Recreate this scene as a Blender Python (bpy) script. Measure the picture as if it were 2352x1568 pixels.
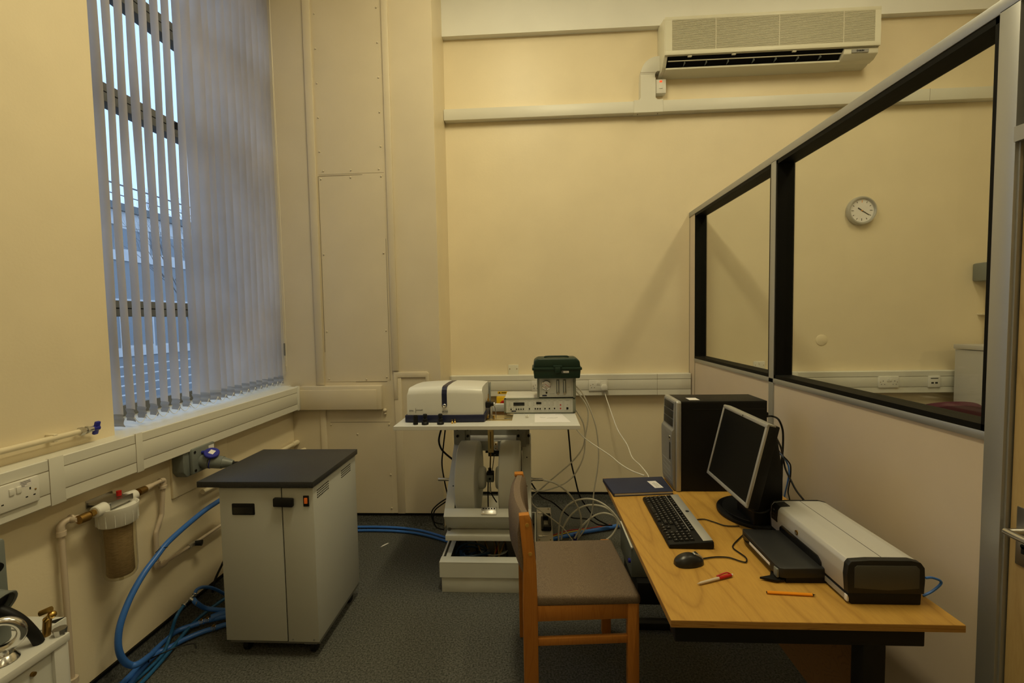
import bpy, bmesh, math, random
from mathutils import Matrix, Vector
random.seed(7)
S = bpy.context.scene
COL = S.collection
for o in list(bpy.data.objects): bpy.data.objects.remove(o)

# ---------------- camera ----------------
cam_d = bpy.data.cameras.new('camera'); cam = bpy.data.objects.new('camera', cam_d); COL.objects.link(cam)
cam_d.sensor_width = 36.0; cam_d.lens = 1020.0/2352*36; cam_d.clip_start = 0.02; cam_d.clip_end = 300
R_ = (0.99852895, 0.05123207, -0.0177541); U_ = (0.01504748, 0.05274101, 0.99849485); F_ = (-0.05209133, 0.99729317, -0.05189252)
cam.matrix_world = Matrix(((R_[0], U_[0], -F_[0], 0.0), (R_[1], U_[1], -F_[1], 0.0), (R_[2], U_[2], -F_[2], 1.52), (0, 0, 0, 1)))
S.camera = cam
# ---------------- world: pale overcast daylight ----------------
w = bpy.data.worlds.new('overcast_sky'); S.world = w; w.use_nodes = True
bg = w.node_tree.nodes['Background']
bg.inputs[0].default_value = (0.46, 0.67, 1.0, 1); bg.inputs[1].default_value = 1.6
# ---------------- lamps: ceiling fluorescents plus added uplights ----------------
LIGHTCOL = (1.0, 0.865, 0.515)
LAMPS = [(-0.12, 1.55, 51.0, True), (0.0, -1.7, 5.0, True), (2.25, 1.7, 24.0, True), (2.25, -1.6, 8.0, True)]
def area(name, loc, sx, sy, power, colr, rot=(0, 0, 0)):
    d = bpy.data.lights.new(name, 'AREA'); d.shape = 'RECTANGLE'; d.size = sx; d.size_y = sy
    d.energy = power; d.color = colr
    o = bpy.data.objects.new(name, d); COL.objects.link(o); o.location = loc; o.rotation_euler = rot
    return o
for i, (x, y, p, f) in enumerate(LAMPS):
    area('lamp_light', (x, y, 4.14), 0.22, 1.5, p*.80, LIGHTCOL)
    area('fill_uplight', (x, y, 4.29), 0.22, 1.5, p*.50, LIGHTCOL, (math.pi, 0, 0))  # added uplight, brightens the upper wall by bounce off the ceiling
S.view_settings.view_transform = 'Standard'; S.view_settings.look = 'None'
S.view_settings.gamma = 1.0; S.view_settings.use_curve_mapping = False
S.view_settings.exposure = 0.0

# ---------------- materials ----------------
def lin(c):
    return tuple(((v/255)/12.92 if v/255 <= .04045 else ((v/255+.055)/1.055)**2.4) for v in c)
def mat(name, c, rough=.6, metal=0.0, noise=0.0, nscale=40.0, bump=0.0, bscale=200.0, spec=.4, srgb=False, sub=None, c2=None, tex=(1, 1, 1)):
    m = bpy.data.materials.new(name); m.use_nodes = True; nt = m.node_tree; b = nt.nodes['Principled BSDF']
    if srgb: c = lin(c)
    b.inputs['Base Color'].default_value = (*c, 1); b.inputs['Roughness'].default_value = rough
    b.inputs['Metallic'].default_value = metal; b.inputs['Specular IOR Level'].default_value = spec
    tc = nt.nodes.new('ShaderNodeTexCoord'); mp = nt.nodes.new('ShaderNodeMapping'); mp.inputs['Scale'].default_value = tex
    nt.links.new(tc.outputs['Object'], mp.inputs[0])
    if noise or c2:
        n = nt.nodes.new('ShaderNodeTexNoise'); n.inputs['Scale'].default_value = nscale; n.inputs['Detail'].default_value = 4
        nt.links.new(mp.outputs[0], n.inputs['Vector'])
        r = nt.nodes.new('ShaderNodeValToRGB'); r.color_ramp.elements[0].position = .33; r.color_ramp.elements[1].position = .67
        a = c2 if c2 else tuple(v*(1-noise) for v in c); bb = c if c2 else tuple(min(1, v*(1+noise)) for v in c)
        r.color_ramp.elements[0].color = (*a, 1); r.color_ramp.elements[1].color = (*bb, 1)
        nt.links.new(n.outputs['Fac'], r.inputs[0]); nt.links.new(r.outputs[0], b.inputs['Base Color'])
    if bump:
        n2 = nt.nodes.new('ShaderNodeTexNoise'); n2.inputs['Scale'].default_value = bscale; n2.inputs['Detail'].default_value = 3
        nt.links.new(mp.outputs[0], n2.inputs['Vector'])
        bp = nt.nodes.new('ShaderNodeBump'); bp.inputs['Strength'].default_value = bump; bp.inputs['Distance'].default_value = .003
        nt.links.new(n2.outputs['Fac'], bp.inputs['Height']); nt.links.new(bp.outputs[0], b.inputs['Normal'])
    return m
def glassmat(name, tint=(1, 1, 1), gloss=.02, ior=1.5):
    m = bpy.data.materials.new(name); m.use_nodes = True; nt = m.node_tree
    for n in list(nt.nodes): nt.nodes.remove(n)
    out = nt.nodes.new('ShaderNodeOutputMaterial'); mx = nt.nodes.new('ShaderNodeMixShader')
    t = nt.nodes.new('ShaderNodeBsdfTransparent'); t.inputs[0].default_value = (*tint, 1)
    g = nt.nodes.new('ShaderNodeBsdfGlossy'); g.inputs['Roughness'].default_value = gloss
    f = nt.nodes.new('ShaderNodeLayerWeight'); f.inputs['Blend'].default_value = .5
    p5 = nt.nodes.new('ShaderNodeMath'); p5.operation = 'POWER'; p5.inputs[1].default_value = 4.5; nt.links.new(f.outputs['Facing'], p5.inputs[0])
    ma = nt.nodes.new('ShaderNodeMath'); ma.operation = 'MULTIPLY_ADD'; ma.inputs[1].default_value = .85; ma.inputs[2].default_value = .03; nt.links.new(p5.outputs[0], ma.inputs[0])
    nt.links.new(ma.outputs[0], mx.inputs[0]); nt.links.new(t.outputs[0], mx.inputs[1]); nt.links.new(g.outputs[0], mx.inputs[2])
    nt.links.new(mx.outputs[0], out.inputs[0]); return m
def translucent(name, c, amt=.5, noise=.1):
    m = bpy.data.materials.new(name); m.use_nodes = True; nt = m.node_tree
    for n in list(nt.nodes): nt.nodes.remove(n)
    out = nt.nodes.new('ShaderNodeOutputMaterial'); mx = nt.nodes.new('ShaderNodeMixShader'); mx.inputs[0].default_value = amt
    d = nt.nodes.new('ShaderNodeBsdfDiffuse'); t = nt.nodes.new('ShaderNodeBsdfTranslucent')
    tc = nt.nodes.new('ShaderNodeTexCoord'); n = nt.nodes.new('ShaderNodeTexNoise'); n.inputs['Scale'].default_value = 3.0; n.inputs['Detail'].default_value = 6
    mp = nt.nodes.new('ShaderNodeMapping'); mp.inputs['Scale'].default_value = (1, 1, .6); nt.links.new(tc.outputs['Object'], mp.inputs[0]); nt.links.new(mp.outputs[0], n.inputs['Vector'])
    r = nt.nodes.new('ShaderNodeValToRGB'); r.color_ramp.elements[0].position = .3; r.color_ramp.elements[1].position = .7
    r.color_ramp.elements[0].color = (*[v*(1-noise) for v in c], 1); r.color_ramp.elements[1].color = (*[min(1, v*(1+noise)) for v in c], 1)
    nt.links.new(n.outputs['Fac'], r.inputs[0]); nt.links.new(r.outputs[0], d.inputs[0]); nt.links.new(r.outputs[0], t.inputs[0])
    nt.links.new(d.outputs[0], mx.inputs[1]); nt.links.new(t.outputs[0], mx.inputs[2]); nt.links.new(mx.outputs[0], out.inputs[0]); return m
def woodmat(name, c1, c2, scale=(9, 1.1, 9), rough=.45, wave=True):
    m = bpy.data.materials.new(name); m.use_nodes = True; nt = m.node_tree; b = nt.nodes['Principled BSDF']; b.inputs['Roughness'].default_value = rough
    b.inputs['Specular IOR Level'].default_value = .35
    tc = nt.nodes.new('ShaderNodeTexCoord'); mp = nt.nodes.new('ShaderNodeMapping'); mp.inputs['Scale'].default_value = scale
    nt.links.new(tc.outputs['Object'], mp.inputs[0])
    n = nt.nodes.new('ShaderNodeTexNoise'); n.inputs['Scale'].default_value = .55; n.inputs['Detail'].default_value = 1.5; n.inputs['Roughness'].default_value = .4
    nt.links.new(mp.outputs[0], n.inputs['Vector'])
    mt = nt.nodes.new('ShaderNodeMath'); mt.operation = 'MULTIPLY'; mt.inputs[1].default_value = 34.0; nt.links.new(n.outputs['Fac'], mt.inputs[0])
    fr = nt.nodes.new('ShaderNodeMath'); fr.operation = 'PINGPONG'; fr.inputs[1].default_value = 1.0; nt.links.new(mt.outputs[0], fr.inputs[0])
    pw = nt.nodes.new('ShaderNodeMath'); pw.operation = 'POWER'; pw.inputs[1].default_value = 5.0; nt.links.new(fr.outputs[0], pw.inputs[0])
    n2 = nt.nodes.new('ShaderNodeTexNoise'); n2.inputs['Scale'].default_value = 22.0; n2.inputs['Detail'].default_value = 5
    nt.links.new(mp.outputs[0], n2.inputs['Vector'])
    ad = nt.nodes.new('ShaderNodeMath'); ad.operation = 'MULTIPLY_ADD'; ad.inputs[1].default_value = .55; nt.links.new(pw.outputs[0], ad.inputs[0])
    s2 = nt.nodes.new('ShaderNodeMath'); s2.operation = 'MULTIPLY'; s2.inputs[1].default_value = .8; nt.links.new(n2.outputs['Fac'], s2.inputs[0])
    nt.links.new(s2.outputs[0], ad.inputs[2])
    r = nt.nodes.new('ShaderNodeValToRGB'); r.color_ramp.elements[0].position = .25; r.color_ramp.elements[1].position = .95
    r.color_ramp.elements[0].color = (*c1, 1); r.color_ramp.elements[1].color = (*c2, 1)
    nt.links.new(ad.outputs[0], r.inputs[0]); nt.links.new(r.outputs[0], b.inputs['Base Color']); return m
M = {}
M['wall'] = mat('cream_wall_paint', (.80, .70, .50), .38, noise=.03, nscale=3, bump=.12, bscale=90, spec=.3)
M['col'] = mat('cream_gloss_shaded', (.66, .58, .43), .33, noise=.03, nscale=3, bump=.08, bscale=60, spec=.35)  # gloss paint darkened to put the column's shade into its colour
M['white_wall'] = mat('white_wall_paint', (.84, .84, .80), .5, noise=.02, nscale=3)
M['trunk'] = mat('off_white_plastic', (.70, .69, .62), .4)
M['trunk_line'] = mat('trunking_joint', (.28, .24, .17), .6)
M['ceiling'] = mat('ceiling_white', (.78, .77, .74), .8)
M['carpet'] = mat('grey_green_carpet', (.145, .145, .13), .95, c2=(.045, .047, .043), nscale=130, bump=.6, bscale=400, spec=.1)
M['black'] = mat('black_plastic', (.009, .009, .009), .5, spec=.22)
M['blackgloss'] = mat('black_gloss', (.008, .008, .009), .12, spec=.5)
M['darkgrey'] = mat('dark_grey_plastic', (.018, .0185, .019), .5)
M['chiller'] = mat('light_grey_paint', (.50, .51, .48), .4, spec=.35)
M['chillertop'] = mat('charcoal_laminate', (.030, .031, .033), .42, noise=.25, nscale=300)
M['alu'] = mat('satin_aluminium', (.40, .405, .40), .40, metal=.55)
M['steel'] = mat('bright_steel', (.72, .72, .72), .18, metal=1)
M['steel2'] = mat('brushed_steel', (.55, .54, .52), .32, metal=1)
M['brass'] = mat('brass', (.65, .42, .12), .28, metal=1)
M['brassdark'] = mat('aged_brass', (.30, .18, .05), .42, metal=.9)
M['gold'] = mat('gold_waveguide', (.62, .5, .24), .35, metal=.8)
M['magnet'] = mat('magnet_grey_paint', (.64, .65, .61), .45)
M['magdark'] = mat('magnet_dark_steel', (.05, .055, .05), .45, metal=.4)
M['bench'] = mat('pale_grey_laminate', (.62, .62, .59), .45)
M['emx'] = mat('instrument_cream_shell', (.66, .66, .62), .33)
M['navy'] = mat('navy_blue_plastic', (.012, .016, .05), .35)
M['grey_case'] = mat('grey_green_casing', (.22, .24, .20), .5)
M['face'] = mat('front_panel_grey', (.58, .59, .56), .45)
M['green'] = mat('dark_green_plastic', (.008, .027, .017), .45)
M['yellow'] = mat('warning_yellow', (.80, .50, .01), .45)
M['red'] = mat('red_plastic', (.45, .012, .01), .35)
M['blue'] = mat('blue_hose', (.045, .165, .56), .33)
M['teal'] = mat('teal_blue_hose', (.02, .12, .30), .35)
M['bluecap'] = mat('royal_blue_plastic', (.02, .025, .30), .38)
M['paper'] = mat('white_paper', (.80, .78, .78), .7)
M['white'] = mat('white_plastic', (.74, .73, .68), .4)
M['pinkwhite'] = mat('painted_pipe', (.60, .50, .38), .45)
M['creampipe'] = mat('cream_painted_pipe', (.74, .66, .48), .4)
M['tube'] = translucent('milky_tubing', (.82, .80, .72), .35, .02)
M['oak'] = woodmat('oak_veneer', (.53, .305, .064), (.40, .215, .042), scale=(7.5, .9, 7.5))
M['oakedge'] = woodmat('oak_edge', (.46, .26, .07), (.28, .13, .03), scale=(3, 3, 60))
M['beech'] = woodmat('orange_beech', (.50, .20, .035), (.42, .155, .025), scale=(30, 30, 2.5), rough=.35)
M['modesty'] = woodmat('brown_board', (.25, .13, .045), (.16, .08, .03), scale=(2, 20, 20))
M['fabric'] = mat('taupe_fabric', (.25, .19, .135), .95, c2=(.145, .107, .078), nscale=350, bump=.5, bscale=500, spec=.1)
M['inset'] = mat('printer_inset', (.075, .075, .07), .5)
M['cap'] = mat('printer_cap', (.012, .012, .011), .5)
M['mouse'] = mat('mouse_shell', (.012, .012, .012), .3)
M['towerface'] = mat('tower_front', (.27, .27, .265), .4, metal=.3)
M['poststeel'] = mat('bench_post_steel', (.30, .31, .29), .45, metal=.3)
M['traycable'] = mat('dull_blue_cable', (.012, .045, .11), .45)
M['purple'] = mat('plum_fabric', (.085, .02, .035), .9)
M['slat'] = translucent('grey_blind_fabric', (.70, .67, .66), .62, .16)
M['slatw'] = translucent('grey_blind_hem', (.42, .41, .40), .38, .05)
M['pane'] = glassmat('window_glass', (.99, 1, 1)); M['pane2'] = glassmat('partition_glass', (.97, .98, .96))
M['bowl'] = glassmat('clear_bowl', (.88, .86, .78), .05)
M['cart'] = mat('brown_cartridge', (.31, .225, .125), .8, noise=.2, nscale=60, tex=(1, 1, 6))
M['panel'] = mat('pinkish_beige_panel', (.66, .56, .44), .55, noise=.02, nscale=5)
M['gasket'] = mat('black_gasket', (.004, .004, .0035), .6, spec=.15)
M['door'] = woodmat('ash_door', (.50, .36, .16), (.42, .29, .12), scale=(12, 12, 1.2))
M['screen'] = mat('lcd_screen', (.006, .006, .0055), .45, spec=.12)
M['silver'] = mat('silver_plastic', (.45, .45, .44), .33, metal=.4)
M['printer'] = mat('printer_silver', (.52, .51, .49), .42, metal=.15)
M['notebook'] = mat('navy_book_cloth', (.018, .024, .062), .6, noise=.15, nscale=300)
M['orange'] = mat('orange_plastic', (.90, .33, .015), .35)
M['frame'] = mat('window_frame_grey', (.16, .16, .15), .5)
M['grille'] = mat('ac_grille', (.62, .59, .46), .5)
M['acbody'] = mat('ac_cream_plastic', (.72, .70, .57), .4)
M['commando'] = mat('grey_industrial_plastic', (.17, .19, .18), .4)
M['cement'] = mat('facade_pale', (.62, .60, .58), .9, noise=.06, nscale=2)
M['facade2'] = mat('facade_bluegrey', (.26, .27, .28), .7)
M['facglass'] = mat('facade_glass', (.22, .24, .26), .2)
M['bark'] = mat('bark', (.16, .14, .13), .9)
M['tarmac'] = mat('tarmac', (.12, .12, .12), .9)
M['diffuser'] = mat('lamp_diffuser', (.8, .8, .8), .5)
_b = M['diffuser'].node_tree.nodes['Principled BSDF']; _b.inputs['Emission Color'].default_value = (1, .85, .5, 1); _b.inputs['Emission Strength'].default_value = 1.5
M['neon'] = mat('red_neon', (.6, .05, .02), .4); _b = M['neon'].node_tree.nodes['Principled BSDF']; _b.inputs['Emission Color'].default_value = (1, .08, .02, 1); _b.inputs['Emission Strength'].default_value = 1.2
M['amber'] = mat('amber_rocker', (.55, .10, .01), .3); _b = M['amber'].node_tree.nodes['Principled BSDF']; _b.inputs['Emission Color'].default_value = (1, .2, .02, 1); _b.inputs['Emission Strength'].default_value = .12

# ---------------- mesh builder ----------------
class MB:
    def __init__(s): s.v = []; s.f = []; s.sm = []; s.M = None
    def add(s, vs, fs, smooth=False):
        n = len(s.v)
        for p in vs:
            p = Vector(p)
            if s.M is not None: p = s.M @ p
            s.v.append(p)
        for f in fs: s.f.append([n+i for i in f]); s.sm.append(smooth)
        return s
    def bm(s, b, smooth=False):
        b.verts.index_update()
        s.add([v.co.copy() for v in b.verts], [[v.index for v in f.verts] for f in b.faces], smooth); b.free(); return s
    def box(s, a, b, bev=0.0, seg=2, smooth=None):
        x0, x1 = sorted((a[0], b[0])); y0, y1 = sorted((a[1], b[1])); z0, z1 = sorted((a[2], b[2]))
        vs = [(x0, y0, z0), (x1, y0, z0), (x1, y1, z0), (x0, y1, z0), (x0, y0, z1), (x1, y0, z1), (x1, y1, z1), (x0, y1, z1)]
        fs = [(3, 2, 1, 0), (4, 5, 6, 7), (0, 1, 5, 4), (1, 2, 6, 5), (2, 3, 7, 6), (3, 0, 4, 7)]
        if bev <= 0: return s.add(vs, fs)
        m = bmesh.new(); V = [m.verts.new(v) for v in vs]; [m.faces.new([V[i] for i in f]) for f in fs]
        bmesh.ops.bevel(m, geom=m.edges[:]+m.verts[:], offset=min(bev, .49*min(x1-x0, y1-y0, z1-z0)), segments=seg, profile=.5, affect='EDGES')
        return s.bm(m, True if smooth is None else smooth)
    def prism(s, poly, axis, a, b, bev=0.0, seg=2, smooth=False):
        # poly: 2D outline; axis x: (y,z)  y: (x,z)  z: (x,y)
        def P(p, t): return {'x': (t, p[0], p[1]), 'y': (p[0], t, p[1]), 'z': (p[0], p[1], t)}[axis]
        n = len(poly); vs = [P(p, a) for p in poly]+[P(p, b) for p in poly]
        fs = [list(range(n))[::-1], list(range(n, 2*n))]+[[i, (i+1) % n, n+(i+1) % n, n+i] for i in range(n)]
        m = bmesh.new(); V = [m.verts.new(v) for v in vs]; [m.faces.new([V[i] for i in f]) for f in fs]
        bmesh.ops.recalc_face_normals(m, faces=m.faces)
        if bev > 0: bmesh.ops.bevel(m, geom=m.edges[:]+m.verts[:], offset=bev, segments=seg, profile=.5, affect='EDGES')
        return s.bm(m, smooth or bev > 0)
    def cyl(s, p0, p1, r0, r1=None, n=16, cap=True, bev=0):
        r1 = r0 if r1 is None else r1; p0 = Vector(p0); p1 = Vector(p1); d = (p1-p0).normalized()
        a = d.orthogonal().normalized(); b = d.cross(a)
        st = [(0, r0), (1, r1)]
        L = (p1-p0).length
        if bev: st = [(0, r0-bev), (bev/L, r0), (1-bev/L, r1), (1, r1-bev)]
        vs = []; 
        for t, r in st:
            c = p0.lerp(p1, t)
            for i in range(n): ang = 2*math.pi*i/n; vs.append(c+a*(r*math.cos(ang))+b*(r*math.sin(ang)))
        k = len(st); fs = [[j*n+i, j*n+(i+1) % n, (j+1)*n+(i+1) % n, (j+1)*n+i] for j in range(k-1) for i in range(n)]
        s.add(vs, fs, True)
        if cap:
            s.add(vs[:n], [list(range(n))[::-1]]); s.add(vs[-n:], [list(range(n))])
        return s
    def ring(s, c, nrm, R, r, n=28, k=10):
        c = Vector(c); d = Vector(nrm).normalized(); a = d.orthogonal().normalized(); b = d.cross(a); vs = []; fs = []
        for i in range(n):
            t = 2*math.pi*i/n; e = a*math.cos(t)+b*math.sin(t)
            for j in range(k): u = 2*math.pi*j/k; vs.append(c+e*(R+r*math.cos(u))+d*(r*math.sin(u)))
        for i in range(n):
            for j in range(k): fs.append([i*k+j, ((i+1) % n)*k+j, ((i+1) % n)*k+(j+1) % k, i*k+(j+1) % k])
        return s.add(vs, fs, True)
    def ball(s, c, r, n=12, k=8, sc=(1, 1, 1)):
        c = Vector(c); vs = [c+Vector((0, 0, r*sc[2]))]; fs = []
        for j in range(1, k):
            t = math.pi*j/k
            for i in range(n): u = 2*math.pi*i/n; vs.append(c+Vector((r*sc[0]*math.sin(t)*math.cos(u), r*sc[1]*math.sin(t)*math.sin(u), r*sc[2]*math.cos(t))))
        vs.append(c-Vector((0, 0, r*sc[2])))
        for i in range(n): fs.append([0, 1+i, 1+(i+1) % n])
        for j in range(k-2):
            for i in range(n): a = 1+j*n; fs.append([a+i, a+n+i, a+n+(i+1) % n, a+(i+1) % n])
        a = 1+(k-2)*n; L = len(vs)-1
        for i in range(n): fs.append([a+i, L, a+(i+1) % n])
        return s.add(vs, fs, True)
    def lathe(s, c, prof, n=24, axis='z'):
        # prof: list of (r, t) along axis
        c = Vector(c); A = {'z': (Vector((1, 0, 0)), Vector((0, 1, 0)), Vector((0, 0, 1))), 'y': (Vector((0, 0, 1)), Vector((1, 0, 0)), Vector((0, 1, 0))), 'x': (Vector((0, 1, 0)), Vector((0, 0, 1)), Vector((1, 0, 0)))}[axis]
        vs = []
        for r, t in prof:
            for i in range(n): u = 2*math.pi*i/n; vs.append(c+A[0]*(r*math.cos(u))+A[1]*(r*math.sin(u))+A[2]*t)
        fs = [[j*n+i, j*n+(i+1) % n, (j+1)*n+(i+1) % n, (j+1)*n+i] for j in range(len(prof)-1) for i in range(n)]
        return s.add(vs, fs, True)
    def tube(s, pts, r, n=8, sub=5, cap=True, smooth=True, r1=None):
        P = [Vector(p) for p in pts]
        if smooth and len(P) > 2:
            Q = []
            for i in range(len(P)-1):
                p0 = P[max(i-1, 0)]; p1 = P[i]; p2 = P[i+1]; p3 = P[min(i+2, len(P)-1)]
                for k in range(sub):
                    t = k/sub; Q.append(.5*((2*p1)+(-p0+p2)*t+(2*p0-5*p1+4*p2-p3)*t*t+(-p0+3*p1-3*p2+p3)*t**3))
            Q.append(P[-1]); P = Q
        vs = []; N = len(P); up = None
        for i in range(N):
            d = (P[min(i+1, N-1)]-P[max(i-1, 0)]);
            if d.length < 1e-9: d = Vector((0, 0, 1))
            d.normalize()
            if up is None: up = d.orthogonal().normalized()
            else:
                up = up-d*up.dot(d)
                if up.length < 1e-6: up = d.orthogonal()
                up.normalize()
            b = d.cross(up); rr = r if r1 is None else r+(r1-r)*i/(N-1)
            for k in range(n): a = 2*math.pi*k/n; vs.append(P[i]+up*(rr*math.cos(a))+b*(rr*math.sin(a)))
        fs = [[j*n+i, j*n+(i+1) % n, (j+1)*n+(i+1) % n, (j+1)*n+i] for j in range(N-1) for i in range(n)]
        s.add(vs, fs, True)
        if cap: s.add(vs[:n], [list(range(n))[::-1]]); s.add(vs[-n:], [list(range(n))])
        return s
    def mesh(s, name, m, off=Vector((0, 0, 0))):
        me = bpy.data.meshes.new(name); me.from_pydata([v-off for v in s.v], [], s.f)
        me.materials.append(m)
        for p, q in zip(me.polygons, s.sm): p.use_smooth = q
        b = bmesh.new(); b.from_mesh(me); bmesh.ops.recalc_face_normals(b, faces=b.faces); b.to_mesh(me); b.free()
        if any(s.sm):
            for e in me.edges: pass
            try: me.set_sharp_from_angle(angle=math.radians(38))
            except Exception: pass
        return me
ROOT = {}
def props(o, label=None, cat=None, group=None, kind=None):
    if label: o['label'] = label
    if cat: o['category'] = cat
    if group: o['group'] = group
    if kind: o['kind'] = kind
    return o
def thing(name, loc, label, cat, group=None, kind=None):
    o = bpy.data.objects.new(name, None); COL.objects.link(o); o.location = loc; o.empty_display_size = .05
    ROOT[o] = Vector(loc); return props(o, label, cat, group, kind)
def obj(name, mb, m, parent=None, loc=None, label=None, cat=None, group=None, kind=None):
    if parent is not None: off = ROOT[parent]
    elif loc is not None: off = Vector(loc)
    else:
        xs = [v.x for v in mb.v]; ys = [v.y for v in mb.v]; zs = [v.z for v in mb.v]
        off = Vector(((min(xs)+max(xs))/2, (min(ys)+max(ys))/2, min(zs)))
    o = bpy.data.objects.new(name, mb.mesh(name, M[m] if isinstance(m, str) else m, off)); COL.objects.link(o)
    if parent is not None: o.parent = parent
    else: o.location = off
    ROOT[o] = off
    return props(o, label, cat, group, kind)
def inst(name, me, parent, wloc, rot=None, **k):
    o = bpy.data.objects.new(name, me); COL.objects.link(o)
    off = ROOT[parent] if parent is not None else Vector((0, 0, 0))
    o.parent = parent; o.location = Vector(wloc)-off
    if rot: o.rotation_euler = rot
    ROOT[o] = Vector(wloc)
    return props(o, **k)
def dup(src, delta, label=None, group=None):
    r = src.copy(); COL.objects.link(r); r.location = src.location+Vector(delta); ROOT[r] = ROOT[src]+Vector(delta)
    if label: r['label'] = label
    if group: r['group'] = group
    for ch in list(src.children):
        c = ch.copy(); COL.objects.link(c); c.parent = r
        for g in list(ch.children):
            d = g.copy(); COL.objects.link(d); d.parent = c
    return r
def B(*a, **k): return MB().box(*a, **k)
def text_mb(txt, size, mtx, depth=.0006, align='LEFT', bold=0.0):
    cu = bpy.data.curves.new('txt', 'FONT'); cu.body = txt; cu.size = size; cu.extrude = depth; cu.align_x = align; cu.offset = bold
    o = bpy.data.objects.new('txt', cu); COL.objects.link(o)
    dg = bpy.context.evaluated_depsgraph_get(); dg.update(); me = bpy.data.meshes.new_from_object(o.evaluated_get(dg))
    mb = MB(); mb.M = mtx; mb.add([v.co.copy() for v in me.vertices], [list(p.vertices) for p in me.polygons])
    bpy.data.objects.remove(o); bpy.data.meshes.remove(me); bpy.data.curves.remove(cu); return mb
def frame_front(x, y, z):      # text plane facing -Y (towards the camera)
    return Matrix(((1, 0, 0, x), (0, 0, -1, y), (0, 1, 0, z), (0, 0, 0, 1)))
P = {}
P['tube1']=[(0.235,2.72,1.079),(0.27,2.73,1.039),(0.311,2.74,0.972),(0.322,2.75,0.904),(0.303,2.76,0.773),(0.282,2.77,0.69),(0.216,2.78,0.603),(0.114,2.79,0.51),(0.021,2.8,0.424),(-0.03,2.81,0.374),(-0.039,2.82,0.33),(-0.008,2.83,0.288),(0.081,2.84,0.22),(0.163,2.85,0.146),(0.225,2.86,0.06)]
P['tube2']=[(0.236,2.72,0.963),(0.268,2.727,0.91),(0.293,2.733,0.851),(0.3,2.74,0.748),(0.287,2.747,0.644),(0.235,2.753,0.537),(0.169,2.76,0.476),(0.082,2.767,0.437),(0.007,2.773,0.423),(-0.037,2.78,0.437)]
P['tube3']=[(0.238,2.72,1.106),(0.279,2.736,1.062),(0.315,2.752,0.994),(0.356,2.768,0.889),(0.379,2.784,0.797),(0.391,2.8,0.658),(0.385,2.816,0.546),(0.363,2.832,0.389),(0.353,2.848,0.259),(0.317,2.864,0.149),(0.258,2.88,0.053)]
P['tube4']=[(0.037,2.69,0.524),(0.111,2.722,0.493),(0.177,2.753,0.434),(0.228,2.785,0.362),(0.269,2.817,0.272),(0.282,2.848,0.165),(0.264,2.88,0.068)]
P['tube5']=[(0.132,2.82,0.071),(0.136,2.82,0.169),(0.163,2.82,0.27),(0.225,2.82,0.331),(0.323,2.82,0.354),(0.411,2.82,0.326),(0.485,2.82,0.263),(0.535,2.82,0.18),(0.562,2.82,0.072),(0.57,2.82,-0.046)]
P['tube6']=[(0.151,2.86,0.059),(0.172,2.86,0.159),(0.242,2.86,0.253),(0.327,2.86,0.294),(0.417,2.86,0.288),(0.476,2.86,0.254),(0.52,2.86,0.19),(0.553,2.86,0.106),(0.561,2.86,0.004)]
P['tube7']=[(0.24,2.86,0.072),(0.286,2.86,0.151),(0.363,2.86,0.221),(0.439,2.86,0.242),(0.506,2.86,0.213),(0.517,2.86,0.161),(0.483,2.86,0.097),(0.443,2.86,0.062)]
P['cord_white1']=[(0.534,3.5,0.94),(0.547,3.32,0.845),(0.572,3.14,0.725),(0.601,2.96,0.668),(0.597,2.78,0.636),(0.604,2.6,0.647),(0.602,2.42,0.656),(0.563,2.24,0.696)]
P['cord_white2']=[(0.256,2.8,0.807),(0.286,2.707,0.787),(0.327,2.613,0.773),(0.414,2.52,0.732),(0.457,2.427,0.712),(0.496,2.333,0.708),(0.542,2.24,0.714)]
P['cord_black1']=[(0.192,2.75,0.853),(0.2,2.794,0.814),(0.213,2.837,0.684),(0.224,2.881,0.57),(0.252,2.925,0.446),(0.284,2.969,0.316),(0.335,3.013,0.219),(0.403,3.056,0.117),(0.5,3.1,0.047)]
P['cord_black2']=[(-0.036,2.75,0.48),(0.022,2.9,0.337),(0.106,3.1,0.212),(0.206,3.15,0.105),(0.256,3.15,0.076),(0.358,3.14,0.072),(0.43,3.08,0.059),(0.524,3.1,0.047)]
P['hose_right']=[(0.097,2.948,0.02),(0.179,2.985,0.02),(0.31,3.049,0.02),(0.48,3.11,0.02),(0.593,3.158,0.02),(0.773,3.201,0.02)]
P['wire_red']=[(0.099,3.002,0.02),(0.215,3.073,0.02),(0.382,3.115,0.02),(0.523,3.17,0.02)]
P['wire_yellow']=[(0.099,2.996,0.014),(0.214,3.06,0.014),(0.353,3.107,0.014),(0.509,3.156,0.014)]
P['cabA']=[(-0.594,2.72,0.84),(-0.612,2.72,0.768),(-0.6,2.72,0.715),(-0.57,2.72,0.679),(-0.527,2.72,0.643)]
P['cabB']=[(-0.586,2.8,0.819),(-0.606,2.8,0.672),(-0.614,2.8,0.583),(-0.6,2.8,0.474),(-0.583,2.8,0.388)]
P['cabD']=[(-0.54,2.62,0.442),(-0.603,2.62,0.401),(-0.644,2.62,0.355),(-0.64,2.62,0.303),(-0.617,2.62,0.282),(-0.577,2.62,0.276)]
P['cabE']=[(-0.541,2.62,0.426),(-0.614,2.62,0.374),(-0.634,2.62,0.339),(-0.635,2.62,0.292),(-0.617,2.62,0.254),(-0.572,2.62,0.241)]
P['hoseM1']=[(-1.474,3.088,0.02),(-1.319,3.104,0.02),(-1.126,3.106,0.02),(-0.96,3.089,0.02),(-0.806,3.045,0.02),(-0.615,2.948,0.02)]
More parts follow.
